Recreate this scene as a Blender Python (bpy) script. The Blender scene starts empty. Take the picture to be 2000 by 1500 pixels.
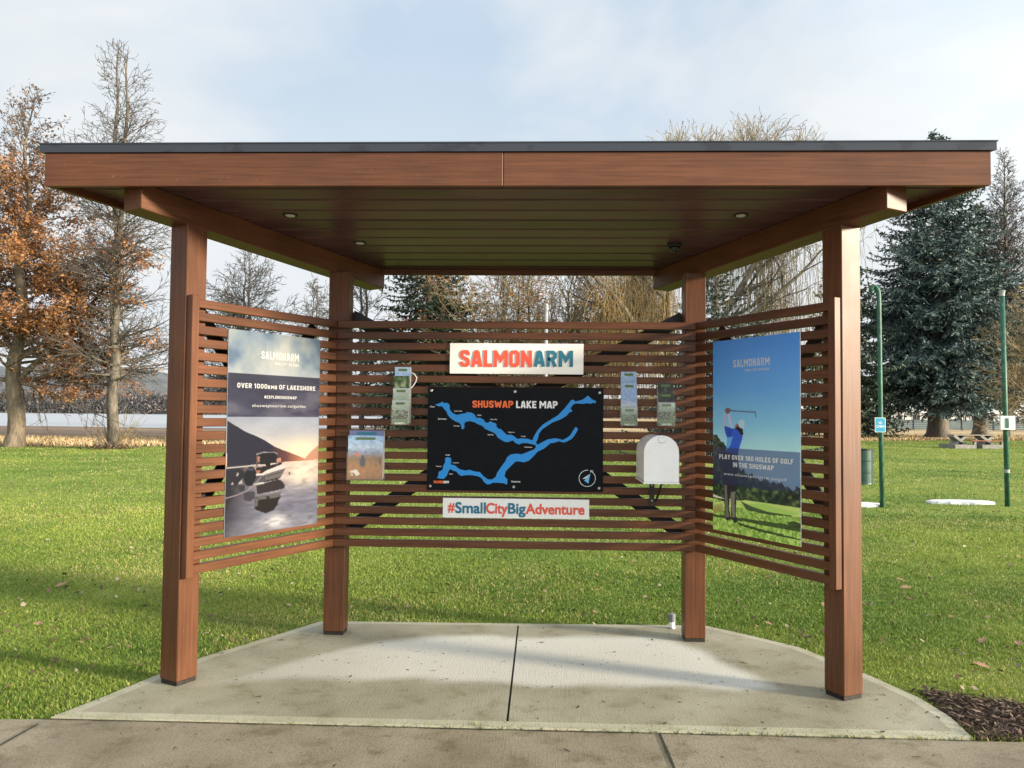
import bpy, bmesh, math, random
import numpy as np
from mathutils import Vector, Matrix
R = math.radians
scene = bpy.context.scene
col = scene.collection

# ---------------------------------------------------------------- camera
CAM = (0.2012, -4.9174, 1.627)
YAW, PITCH, ROLL, FPX = -0.0371, 0.0382, 0.0094, 1592.5
def cam_axes():
    cy, sy = math.cos(YAW), math.sin(YAW)
    f = Vector((sy, cy, 0)); r = Vector((cy, -sy, 0)); u = Vector((0, 0, 1))
    cp, sp = math.cos(PITCH), math.sin(PITCH)
    f2 = cp*f + sp*u; u2 = -sp*f + cp*u
    cr, sr = math.cos(ROLL), math.sin(ROLL)
    return cr*r + sr*u2, -sr*r + cr*u2, f2
_r, _u, _f = cam_axes()
cd = bpy.data.cameras.new('camera'); cam = bpy.data.objects.new('camera', cd); col.objects.link(cam)
cd.sensor_width = 36.0; cd.lens = FPX/2000*36.0; cd.clip_start = 0.05; cd.clip_end = 6000
cam.matrix_world = Matrix(((_r.x, _u.x, -_f.x, CAM[0]), (_r.y, _u.y, -_f.y, CAM[1]), (_r.z, _u.z, -_f.z, CAM[2]), (0, 0, 0, 1)))
scene.camera = cam
def at(px, d):
    """ground position seen in image column px at depth d from the camera"""
    t = (px-1000)/FPX
    return (CAM[0] + d*(t*math.cos(YAW) + math.sin(YAW)), CAM[1] + d*(-t*math.sin(YAW) + math.cos(YAW)))

# ---------------------------------------------------------------- sky, sun, exposure
SUN_AZ, SUN_EL = 19.0, 11.5          # degrees towards the viewer from the right, degrees up
w = bpy.data.worlds.new('World'); scene.world = w; w.use_nodes = True
nt = w.node_tree; nt.nodes.clear()
def N(t, kind, **kw):
    n = t.nodes.new(kind)
    for k, v in kw.items(): setattr(n, k, v)
    return n
sky = N(nt, 'ShaderNodeTexSky', sky_type='NISHITA', sun_disc=False)
sky.sun_elevation = R(SUN_EL); sky.sun_rotation = R(90+SUN_AZ); sky.dust_density = 0.6; sky.ozone_density = 2.0
tc = N(nt, 'ShaderNodeTexCoord'); mp = N(nt, 'ShaderNodeMapping'); mp.inputs['Scale'].default_value = (1.0, 1.0, 2.2); mp.inputs['Location'].default_value = (0.0, 0.3, 1.3)
nz = N(nt, 'ShaderNodeTexNoise'); nz.inputs['Scale'].default_value = 2.1; nz.inputs['Detail'].default_value = 5; nz.inputs['Roughness'].default_value = 0.5; nz.inputs['Distortion'].default_value = 0.4
rp = N(nt, 'ShaderNodeValToRGB'); rp.color_ramp.elements[0].position = 0.34; rp.color_ramp.elements[1].position = 0.54
rp.color_ramp.elements[0].color = (0.30, 0.30, 0.30, 1); rp.color_ramp.elements[1].color = (1, 1, 1, 1)
nz2 = N(nt, 'ShaderNodeTexNoise'); nz2.inputs['Scale'].default_value = 3.7; nz2.inputs['Detail'].default_value = 6
rp2 = N(nt, 'ShaderNodeValToRGB'); rp2.color_ramp.elements[0].position = 0.3; rp2.color_ramp.elements[1].position = 0.7
rp2.color_ramp.elements[0].color = (3.9, 4.2, 4.42, 1); rp2.color_ramp.elements[1].color = (4.5, 4.65, 4.75, 1)
mx = N(nt, 'ShaderNodeMix', data_type='RGBA')
bg = N(nt, 'ShaderNodeBackground'); bg.inputs['Strength'].default_value = 0.1
wo = N(nt, 'ShaderNodeOutputWorld')
L = nt.links.new
L(tc.outputs['Generated'], mp.inputs['Vector']); L(mp.outputs[0], nz.inputs['Vector']); L(mp.outputs[0], nz2.inputs['Vector'])
L(nz.outputs['Fac'], rp.inputs[0]); L(nz2.outputs['Fac'], rp2.inputs[0])
mxa = N(nt, 'ShaderNodeMix', data_type='RGBA'); mxa.inputs[0].default_value = 0.85; mxa.inputs[7].default_value = (2.6, 3.45, 4.4, 1); L(sky.outputs[0], mxa.inputs[6]); L(mxa.outputs[2], mx.inputs[6]); L(rp2.outputs[0], mx.inputs[7])
# thin cloud made brighter towards the sun's side and behind the camera, lifting the foreground
vd = N(nt, 'ShaderNodeVectorMath', operation='DOT_PRODUCT'); vd.inputs[1].default_value = Vector((0.72, -0.62, 0.30)).normalized()
mr_ = N(nt, 'ShaderNodeMapRange'); mr_.inputs['From Min'].default_value = -0.25; mr_.inputs['From Max'].default_value = 0.9; mr_.inputs['To Min'].default_value = 1.0; mr_.inputs['To Max'].default_value = 2.2
vm = N(nt, 'ShaderNodeVectorMath', operation='SCALE')
L(tc.outputs['Generated'], vd.inputs[0]); L(vd.outputs['Value'], mr_.inputs['Value']); # cloud thickens to white towards the horizon
sx = N(nt, 'ShaderNodeSeparateXYZ'); mh = N(nt, 'ShaderNodeMapRange'); mh.inputs['From Min'].default_value = 0.10; mh.inputs['From Max'].default_value = 0.42; mh.inputs['To Min'].default_value = 0.65; mh.inputs['To Max'].default_value = 0.0
ah = N(nt, 'ShaderNodeMath', operation='ADD', use_clamp=True); L(tc.outputs['Generated'], sx.inputs[0]); L(sx.outputs['Z'], mh.inputs['Value']); L(mh.outputs[0], ah.inputs[0]); L(rp.outputs[0], ah.inputs[1]); L(ah.outputs[0], mx.inputs[0])
L(mx.outputs[2], vm.inputs[0]); L(mr_.outputs[0], vm.inputs['Scale'])
L(vm.outputs[0], bg.inputs[0]); L(bg.outputs[0], wo.inputs[0])
sd = bpy.data.lights.new('sun', 'SUN'); sd.energy = 5.0; sd.angle = R(7.0); sd.color = (1.0, 0.86, 0.66)
sun = bpy.data.objects.new('sun', sd); col.objects.link(sun)
S = Vector((math.cos(R(SUN_AZ))*math.cos(R(SUN_EL)), -math.sin(R(SUN_AZ))*math.cos(R(SUN_EL)), math.sin(R(SUN_EL))))
sun.rotation_euler = (-S).to_track_quat('-Z', 'Y').to_euler(); sun.location = S*50
vs = scene.view_settings; vs.view_transform = 'Standard'; vs.look = 'None'; vs.gamma = 1; vs.exposure = 1.0; vs.use_curve_mapping = False

# ---------------------------------------------------------------- object helpers
def tag(o, label=None, cat=None, group=None, kind=None):
    if label: o['label'] = label
    if cat: o['category'] = cat
    if group: o['group'] = group
    if kind: o['kind'] = kind
    return o
def empty(name, loc, label, cat, group=None):
    o = bpy.data.objects.new(name, None); col.objects.link(o); o.location = loc; o.empty_display_size = 0.2
    bpy.context.view_layer.update()
    return tag(o, label, cat, group)
def link(name, me, mat, parent=None):
    o = bpy.data.objects.new(name, me); col.objects.link(o)
    if mat is not None and len(me.materials) == 0: me.materials.append(mat)
    if parent is not None:
        o.parent = parent
        loc = Vector((0, 0, 0)); p = parent
        while p is not None: loc = loc + p.location; p = p.parent
        o.matrix_parent_inverse = Matrix.Identity(4); o.location = (0, 0, 0)
        if loc.length > 0: me.transform(Matrix.Translation(-loc))
    return o
class MB:
    def __init__(s): s.v = []; s.f = []
    def add(s, vs, fs):
        o = len(s.v); s.v += [tuple(q) for q in vs]; s.f += [tuple(i+o for i in f) for f in fs]; return s
    def prism(s, base, top):
        """two closed loops of equal length, joined"""
        n = len(base)
        return s.add(list(base)+list(top), [tuple(range(n))[::-1], tuple(range(n, 2*n))] + [(i, (i+1) % n, n+(i+1) % n, n+i) for i in range(n)])
    def box(s, x0, x1, y0, y1, z0, z1):
        return s.prism([(x0, y0, z0), (x1, y0, z0), (x1, y1, z0), (x0, y1, z0)], [(x0, y0, z1), (x1, y0, z1), (x1, y1, z1), (x0, y1, z1)])
    def fbox(s, o, ex, ey, ez, rx, ry, rz):
        o = Vector(o); P = lambda a, b, c: o + ex*a + ey*b + ez*c
        return s.prism([P(rx[0], ry[0], rz[0]), P(rx[1], ry[0], rz[0]), P(rx[1], ry[1], rz[0]), P(rx[0], ry[1], rz[0])],
                       [P(rx[0], ry[0], rz[1]), P(rx[1], ry[0], rz[1]), P(rx[1], ry[1], rz[1]), P(rx[0], ry[1], rz[1])])
    def lathe(s, c, axis, prof, n=24, close=True):
        """prof: list of (radius, height along axis)"""
        a = Vector(axis).normalized(); t = a.orthogonal().normalized(); b = a.cross(t); c = Vector(c)
        vs = []
        for r, h in prof:
            for i in range(n):
                q = 2*math.pi*i/n; vs.append(c + a*h + (t*math.cos(q)+b*math.sin(q))*r)
        m = len(prof); fs = []
        for k in range(m-1):
            for i in range(n):
                fs.append((k*n+i, k*n+(i+1) % n, (k+1)*n+(i+1) % n, (k+1)*n+i))
        if close: fs += [tuple(range(n))[::-1], tuple(range((m-1)*n, m*n))]
        return s.add(vs, fs)
    def tube(s, pts, r, n=8):
        pts = [Vector(p) for p in pts]; rs = r if isinstance(r, (list, tuple)) else [r]*len(pts)
        vs = []; ref = None
        for i, p in enumerate(pts):
            d = (pts[min(i+1, len(pts)-1)] - pts[max(i-1, 0)]).normalized()
            t = d.orthogonal().normalized() if ref is None else (ref - d*ref.dot(d)).normalized()
            ref = t; b = d.cross(t)
            for k in range(n):
                q = 2*math.pi*k/n; vs.append(p + (t*math.cos(q)+b*math.sin(q))*rs[i])
        fs = [tuple(range(n))[::-1], tuple(range((len(pts)-1)*n, len(pts)*n))]
        for i in range(len(pts)-1):
            for k in range(n): fs.append((i*n+k, i*n+(k+1) % n, (i+1)*n+(k+1) % n, (i+1)*n+k))
        return s.add(vs, fs)
    def build(s, name, mat, parent=None, bevel=0, smooth=False, seg=1):
        me = bpy.data.meshes.new(name); me.from_pydata(s.v, [], s.f)
        bm = bmesh.new(); bm.from_mesh(me); bmesh.ops.recalc_face_normals(bm, faces=bm.faces); bm.to_mesh(me); bm.free()
        if smooth:
            for p in me.polygons: p.use_smooth = True
        o = link(name, me, mat, parent)
        if bevel:
            m = o.modifiers.new('bevel', 'BEVEL'); m.width = bevel; m.segments = seg; m.limit_method = 'ANGLE'; m.angle_limit = R(40)
        return o
def np_mesh(name, V, F, mat=None, smooth=False, colors=None):
    """V (n,3); F (m,k) with constant k; colors (n,4) optional per vertex"""
    me = bpy.data.meshes.new(name); V = np.asarray(V, np.float32); F = np.asarray(F, np.int32); k = F.shape[1]
    me.vertices.add(len(V)); me.vertices.foreach_set('co', V.ravel())
    me.loops.add(F.size); me.loops.foreach_set('vertex_index', F.ravel())
    me.polygons.add(len(F)); me.polygons.foreach_set('loop_start', np.arange(0, F.size, k, dtype=np.int32)); me.polygons.foreach_set('loop_total', np.full(len(F), k, np.int32))
    if smooth: me.polygons.foreach_set('use_smooth', np.ones(len(F), bool))
    me.update(calc_edges=True)
    if colors is not None:
        a = me.color_attributes.new('print', 'FLOAT_COLOR', 'POINT'); a.data.foreach_set('color', np.asarray(colors, np.float32).ravel())
    if mat: me.materials.append(mat)
    return me
def seg_mesh(name, P0, P1, R0, R1, n, mat):
    P0 = np.asarray(P0, float); P1 = np.asarray(P1, float); R0 = np.asarray(R0, float); R1 = np.asarray(R1, float)
    d = P1-P0; l = np.linalg.norm(d, axis=1, keepdims=True)+1e-9; d = d/l
    ref = np.where(np.abs(d[:, 2:3]) < 0.9, np.array([[0, 0, 1.]]), np.array([[1., 0, 0]]))
    t = np.cross(d, ref); t /= np.linalg.norm(t, axis=1, keepdims=True); b = np.cross(d, t)
    m = len(P0); V = np.zeros((m, 2, n, 3))
    for k in range(n):
        q = 2*math.pi*k/n; o = t*math.cos(q)+b*math.sin(q)
        V[:, 0, k] = P0 + o*R0[:, None] - d*R0[:, None]*0.3; V[:, 1, k] = P1 + o*R1[:, None]
    F = []
    base = np.arange(m)*2*n
    for k in range(n):
        F.append(np.stack([base+k, base+(k+1) % n, base+n+(k+1) % n, base+n+k], 1))
    return np_mesh(name, V.reshape(-1, 3), np.concatenate(F), mat, smooth=True)
def quad_mesh(name, C, A, B, mat):
    """diamond leaves: centre C, half axes A and B"""
    V = np.stack([C-A, C-B, C+A, C+B], 1).reshape(-1, 3); F = np.arange(len(V)).reshape(-1, 4)
    return np_mesh(name, V, F, mat)

# ---------------------------------------------------------------- materials
def new_mat(name, color=(0.5, 0.5, 0.5), rough=0.6, metal=0.0, spec=0.5):
    m = bpy.data.materials.new(name); m.use_nodes = True; t = m.node_tree; b = t.nodes['Principled BSDF']
    b.inputs['Base Color'].default_value = (*color, 1); b.inputs['Roughness'].default_value = rough; b.inputs['Metallic'].default_value = metal
    b.inputs['Specular IOR Level'].default_value = spec
    return m, t, b
def ramp(t, stops):
    r = t.nodes.new('ShaderNodeValToRGB'); e = r.color_ramp.elements
    e[0].position, e[0].color = stops[0][0], (*stops[0][1], 1); e[1].position, e[1].color = stops[-1][0], (*stops[-1][1], 1)
    for p, c in stops[1:-1]:
        q = e.new(p); q.color = (*c, 1)
    return r
def noise_mat(name, stops, scale=8, detail=6, rough=0.7, stretch=(1, 1, 1), rot=(0, 0, 0), bump=0.0, bump_scale=None, bump_dist=0.01, spec=0.4, nrough=0.55):
    m, t, b = new_mat(name, (0.5, 0.5, 0.5), rough, spec=spec)
    g = t.nodes.new('ShaderNodeNewGeometry'); mp = t.nodes.new('ShaderNodeMapping'); mp.inputs['Scale'].default_value = stretch
    mr = t.nodes.new('ShaderNodeMapping'); mr.inputs['Rotation'].default_value = rot
    n = t.nodes.new('ShaderNodeTexNoise'); n.inputs['Scale'].default_value = scale; n.inputs['Detail'].default_value = detail; n.inputs['Roughness'].default_value = nrough
    r = ramp(t, stops); l = t.links.new
    l(g.outputs['Position'], mr.inputs['Vector']); l(mr.outputs[0], mp.inputs['Vector']); l(mp.outputs[0], n.inputs['Vector']); l(n.outputs['Fac'], r.inputs[0]); l(r.outputs[0], b.inputs['Base Color'])
    if bump:
        n2 = t.nodes.new('ShaderNodeTexNoise'); n2.inputs['Scale'].default_value = bump_scale or scale; n2.inputs['Detail'].default_value = 5
        bp = t.nodes.new('ShaderNodeBump'); bp.inputs['Strength'].default_value = bump; bp.inputs['Distance'].default_value = bump_dist
        l(mp.outputs[0], n2.inputs['Vector']); l(n2.outputs['Fac'], bp.inputs['Height']); l(bp.outputs[0], b.inputs['Normal'])
    return m
TH = 0.4709
def wood(name, stretch, rotz=0.0, rough=0.42, k=0.78, spec=0.28):
    """wood-grain film on aluminium: fine streaks along the board, worn a little paler in places"""
    m, t, b = new_mat(name, rough=rough, spec=spec); l = t.links.new
    g = t.nodes.new('ShaderNodeNewGeometry'); mr = t.nodes.new('ShaderNodeMapping'); mr.inputs['Rotation'].default_value = (0, 0, rotz)
    mp = t.nodes.new('ShaderNodeMapping'); mp.inputs['Scale'].default_value = stretch
    n = t.nodes.new('ShaderNodeTexNoise'); n.inputs['Scale'].default_value = 1.0; n.inputs['Detail'].default_value = 7; n.inputs['Roughness'].default_value = 0.62
    r = ramp(t, [(p_, tuple(c_*k_ for c_, k_ in zip(col_, k if isinstance(k, tuple) else (k, k, k)))) for p_, col_ in ((0.25, (0.072, 0.027, 0.0125)), (0.45, (0.110, 0.041, 0.0175)), (0.62, (0.142, 0.054, 0.023)), (0.8, (0.185, 0.076, 0.034)))])
    n2 = t.nodes.new('ShaderNodeTexNoise'); n2.inputs['Scale'].default_value = 2.3; n2.inputs['Detail'].default_value = 4
    r2 = ramp(t, [(0.3, (0.82, 0.82, 0.82)), (0.7, (1.16, 1.14, 1.1))]); ri = ramp(t, [(0.0, (0.80, 0.78, 0.77)), (1.0, (1.18, 1.2, 1.2))]); mi = t.nodes.new('ShaderNodeMix'); mi.data_type = 'RGBA'; mi.blend_type = 'MULTIPLY'; mi.inputs[0].default_value = 1; l(g.outputs['Random Per Island'], ri.inputs[0]); l(ri.outputs[0], mi.inputs[7])
    mx = t.nodes.new('ShaderNodeMix'); mx.data_type = 'RGBA'; mx.blend_type = 'MULTIPLY'; mx.inputs[0].default_value = 1
    # tiny scuffs and specks
    n3 = t.nodes.new('ShaderNodeTexNoise'); n3.inputs['Scale'].default_value = 55; n3.inputs['Detail'].default_value = 2
    r3 = ramp(t, [(0.755, (0, 0, 0)), (0.79, (0.6, 0.6, 0.6))]); mx2 = t.nodes.new('ShaderNodeMix'); mx2.data_type = 'RGBA'; mx2.inputs[7].default_value = (0.26, 0.17, 0.12, 1)
    rr = t.nodes.new('ShaderNodeMapRange'); rr.inputs['To Min'].default_value = rough-0.07; rr.inputs['To Max'].default_value = rough+0.12
    l(g.outputs['Position'], mr.inputs['Vector']); l(mr.outputs[0], mp.inputs['Vector']); l(mp.outputs[0], n.inputs['Vector']); l(n.outputs['Fac'], r.inputs[0])
    l(g.outputs['Position'], n2.inputs['Vector']); l(n2.outputs['Fac'], r2.inputs[0]); l(r.outputs[0], mx.inputs[6]); l(r2.outputs[0], mx.inputs[7])
    l(g.outputs['Position'], n3.inputs['Vector']); l(n3.outputs['Fac'], r3.inputs[0]); l(r3.outputs[0], mx2.inputs[0]); l(mx.outputs[2], mi.inputs[6]); l(mi.outputs[2], mx2.inputs[6])
    l(mx2.outputs[2], b.inputs['Base Color']); l(n2.outputs['Fac'], rr.inputs['Value']); l(rr.outputs[0], b.inputs['Roughness'])
    return m
W_X = wood('wood_along_x', (2.5, 70, 70)); W_Z = wood('wood_upright', (75, 75, 2.2))
W_L = wood('wood_left_wing', (70, 2.5, 70), rotz=TH); W_R = wood('wood_right_wing', (70, 2.5, 70), rotz=-TH)
W_S = wood('wood_soffit', (2.5, 60, 60), rough=0.3, k=(0.72, 0.95, 2.3), spec=0.16)
M_cap, _, _ = new_mat('roof_edge_metal', (0.022, 0.029, 0.042), 0.34, 0.0)
def cap_mat():
    m = M_cap; t = m.node_tree; b = t.nodes['Principled BSDF']; l = t.links.new
    g = t.nodes.new('ShaderNodeNewGeometry'); mp = t.nodes.new('ShaderNodeMapping'); mp.inputs['Scale'].default_value = (5, 5, 9)
    n = t.nodes.new('ShaderNodeTexNoise'); n.inputs['Scale'].default_value = 1; n.inputs['Detail'].default_value = 3
    r = ramp(t, [(0.40, (0.009, 0.011, 0.016)), (0.46, (0.018, 0.023, 0.032))]); l(g.outputs['Position'], mp.inputs['Vector']); l(mp.outputs[0], n.inputs['Vector']); l(n.outputs['Fac'], r.inputs[0]); l(r.outputs[0], b.inputs['Base Color'])
cap_mat()
M_black, _, _ = new_mat('black_steel', (0.008, 0.008, 0.01), 0.5)
M_shoe = noise_mat('rusty_shoe', [(0.3, (0.006, 0.006, 0.006)), (0.6, (0.02, 0.015, 0.01)), (0.8, (0.06, 0.03, 0.015))], 60)
M_white, _, _ = new_mat('white_panel', (0.80, 0.80, 0.77), 0.45)
M_whitep = noise_mat('white_paint', [(0.3, (0.80, 0.80, 0.78)), (0.7, (0.87, 0.87, 0.85))], 9, rough=0.38)
M_map = noise_mat('black_board', [(0.3, (0.0022, 0.003, 0.005)), (0.7, (0.004, 0.0055, 0.009))], 14, rough=0.5, spec=0.12)
M_red, _, _ = new_mat('letter_red', (0.72, 0.085, 0.045), 0.5)
M_teal, _, _ = new_mat('letter_teal', (0.012, 0.155, 0.245), 0.5)
M_blue, _, _ = new_mat('lake_blue', (0.004, 0.25, 0.68), 0.5)
M_orange, _, _ = new_mat('letter_orange', (0.87, 0.15, 0.03), 0.5)
M_ink, _, _ = new_mat('letter_white', (0.82, 0.82, 0.82), 0.5)
M_grey, _, _ = new_mat('letter_grey', (0.62, 0.66, 0.68), 0.5)
M_green_ink, _, _ = new_mat('label_green', (0.09, 0.16, 0.05), 0.5)
M_ink_sundim, _, _ = new_mat('print_white_sun_dimmed', (0.36, 0.36, 0.36), 0.4)  # white ink darkened in colour to offset the sun on the left poster
M_grey_sundim, _, _ = new_mat('print_grey_sun_dimmed', (0.40, 0.405, 0.40), 0.4)  # grey ink, likewise dimmed against the sun on the left wing
M_screw, _, _ = new_mat('screw_metal', (0.42, 0.42, 0.42), 0.35, 1.0)
M_lamp, _, _ = new_mat('frosted_lens', (0.45, 0.45, 0.43), 0.3)
M_green = noise_mat('green_paint', [(0.3, (0.012, 0.062, 0.038)), (0.55, (0.022, 0.10, 0.062)), (0.72, (0.075, 0.18, 0.125))], 7, rough=0.5, stretch=(3, 3, 1.4))
M_drum = noise_mat('drum_paint', [(0.3, (0.010, 0.040, 0.031)), (0.7, (0.020, 0.068, 0.050))], 6, rough=0.4)
M_pole = noise_mat('galvanised', [(0.3, (0.24, 0.25, 0.25)), (0.7, (0.36, 0.37, 0.37))], 12, rough=0.5)
def print_mat(name, rough=0.22):
    m, t, b = new_mat(name, rough=rough, spec=0.5); a = t.nodes.new('ShaderNodeVertexColor'); a.layer_name = 'print'
    t.links.new(a.outputs[0], b.inputs['Base Color']); return m
M_print = print_mat('printed_panel', 0.30); M_paper = print_mat('printed_paper', 0.4)
def clear_mat():
    m, t, b = new_mat('clear_acrylic', (0.93, 0.95, 0.92), 0.06); b.inputs['Alpha'].default_value = 0.05; return m
M_clear = clear_mat()
def leaf_mat(name, stops, rough=0.6, trans=0.0):
    m, t, b = new_mat(name, rough=rough, spec=0.25); g = t.nodes.new('ShaderNodeNewGeometry'); r = ramp(t, stops); l = t.links.new
    l(g.outputs['Random Per Island'], r.inputs[0]); l(r.outputs[0], b.inputs['Base Color'])
    if trans:
        tr = t.nodes.new('ShaderNodeBsdfTranslucent'); ad = t.nodes.new('ShaderNodeMixShader'); ad.inputs[0].default_value = trans
        l(r.outputs[0], tr.inputs[0]); l(b.outputs[0], ad.inputs[1]); l(tr.outputs[0], ad.inputs[2]); l(ad.outputs[0], t.nodes['Material Output'].inputs[0])
    return m

# ---------------------------------------------------------------- ground
def sheet(name, poly, z, mat, label=None, cat=None, kind='structure', thick=None):
    me = bpy.data.meshes.new(name)
    if thick:
        mb = MB().prism([(x, y, z-thick) for x, y in poly], [(x, y, z) for x, y in poly]); o = mb.build(name, mat)
    else:
        me.from_pydata([(x, y, z) for x, y in poly], [], [tuple(range(len(poly)))]); o = link(name, me, mat)
        if me.polygons[0].normal.z < 0: me.flip_normals()
    return tag(o, label, cat, None, kind)
def ground_mat(name, big, small, s_big, s_small, stretch=(1, 1, 1), bump=0.4, bdist=0.03, rough=0.85):
    m, t, b = new_mat(name, rough=rough, spec=0.15); l = t.links.new
    g = t.nodes.new('ShaderNodeNewGeometry'); mp = t.nodes.new('ShaderNodeMapping'); mp.inputs['Scale'].default_value = stretch; l(g.outputs['Position'], mp.inputs['Vector'])
    n1 = t.nodes.new('ShaderNodeTexNoise'); n1.inputs['Scale'].default_value = s_big; n1.inputs['Detail'].default_value = 5; n1.inputs['Roughness'].default_value = 0.6
    n2 = t.nodes.new('ShaderNodeTexNoise'); n2.inputs['Scale'].default_value = s_small; n2.inputs['Detail'].default_value = 8; n2.inputs['Roughness'].default_value = 0.7
    r1 = ramp(t, big); r2 = ramp(t, small); mx = t.nodes.new('ShaderNodeMix'); mx.data_type = 'RGBA'; mx.blend_type = 'MULTIPLY'; mx.inputs[0].default_value = 1
    for n in (n1, n2): l(mp.outputs[0], n.inputs['Vector'])
    l(n1.outputs['Fac'], r1.inputs[0]); l(n2.outputs['Fac'], r2.inputs[0]); l(r1.outputs[0], mx.inputs[6]); l(r2.outputs[0], mx.inputs[7]); l(mx.outputs[2], b.inputs['Base Color'])
    bp = t.nodes.new('ShaderNodeBump'); bp.inputs['Strength'].default_value = bump; bp.inputs['Distance'].default_value = bdist; l(n2.outputs['Fac'], bp.inputs['Height']); l(bp.outputs[0], b.inputs['Normal'])
    return m
M_field = ground_mat('dry_field', [(0.3, (0.30, 0.21, 0.105)), (0.5, (0.46, 0.34, 0.19)), (0.7, (0.56, 0.44, 0.27))], [(0.3, (0.55, 0.5, 0.45)), (0.7, (1.15, 1.15, 1.1))], 0.09, 1.6, (1, 0.6, 1))
LAWN_BIG = [(0.28, (0.085, 0.145, 0.026)), (0.45, (0.16, 0.225, 0.042)), (0.6, (0.23, 0.275, 0.062)), (0.75, (0.29, 0.285, 0.09))]
M_lawn = ground_mat('lawn_turf', LAWN_BIG, [(0.3, (0.45, 0.5, 0.4)), (0.5, (0.9, 0.9, 0.9)), (0.72, (1.35, 1.3, 1.25))], 0.55, 22, bump=0.6, bdist=0.04)
M_mud = ground_mat('shore_mud', [(0.3, (0.16, 0.105, 0.07)), (0.7, (0.26, 0.19, 0.13))], [(0.3, (0.7, 0.7, 0.7)), (0.7, (1.1, 1.1, 1.1))], 0.08, 0.7, (0.4, 1, 1))
GZ = -0.02
sheet('ground', [(-3000, -600), (3000, -600), (3000, 4000), (-3000, 4000)], GZ-0.04, M_field)
LAWN_EDGE = [(-60, 27), (-25, 31.5), (-12, 36), (0, 44), (12, 50), (22, 55), (34, 61), (60, 66), (90, 68)]
sheet('lawn', [(-60, -0.62), (90, -0.62)] + LAWN_EDGE[::-1], GZ, M_lawn)
# lake and its mud flat
M_lake, lt, lb = new_mat('lake_water', (0.36, 0.38, 0.40), 0.4, spec=0.4)
ln = lt.nodes.new('ShaderNodeTexNoise'); ln.inputs['Scale'].default_value = 0.35; ln.inputs['Detail'].default_value = 4
lg = lt.nodes.new('ShaderNodeNewGeometry'); lm = lt.nodes.new('ShaderNodeMapping'); lm.inputs['Scale'].default_value = (0.3, 1, 1); lbp = lt.nodes.new('ShaderNodeBump'); lbp.inputs['Strength'].default_value = 0.25
for a_, b_ in ((lg.outputs['Position'], lm.inputs['Vector']), (lm.outputs[0], ln.inputs['Vector']), (ln.outputs['Fac'], lbp.inputs['Height']), (lbp.outputs[0], lb.inputs['Normal'])): lt.links.new(a_, b_)
def ragged(pts, n, amp, seed):
    rng = random.Random(seed); out = []
    for i in range(len(pts)-1):
        for k in range(n):
            t = k/n; out.append((pts[i][0]*(1-t)+pts[i+1][0]*t + rng.uniform(-amp, amp), pts[i][1]*(1-t)+pts[i+1][1]*t + rng.uniform(-amp, amp)))
    return out + [pts[-1]]
sheet('shore', ragged([(-260, 52), (-60, 50), (-34, 47), (-12, 56), (-8, 90)], 8, 0.9, 1) + [(-14, 240), (-60, 640), (-500, 640), (-500, 52)], GZ-0.02, M_mud)
sheet('water', ragged([(-300, 80), (-70, 82), (-36, 79), (-22, 88), (-20, 130)], 8, 1.2, 2) + [(-40, 300), (-90, 520), (-500, 520), (-500, 80)], GZ-0.005, M_lake)

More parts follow.
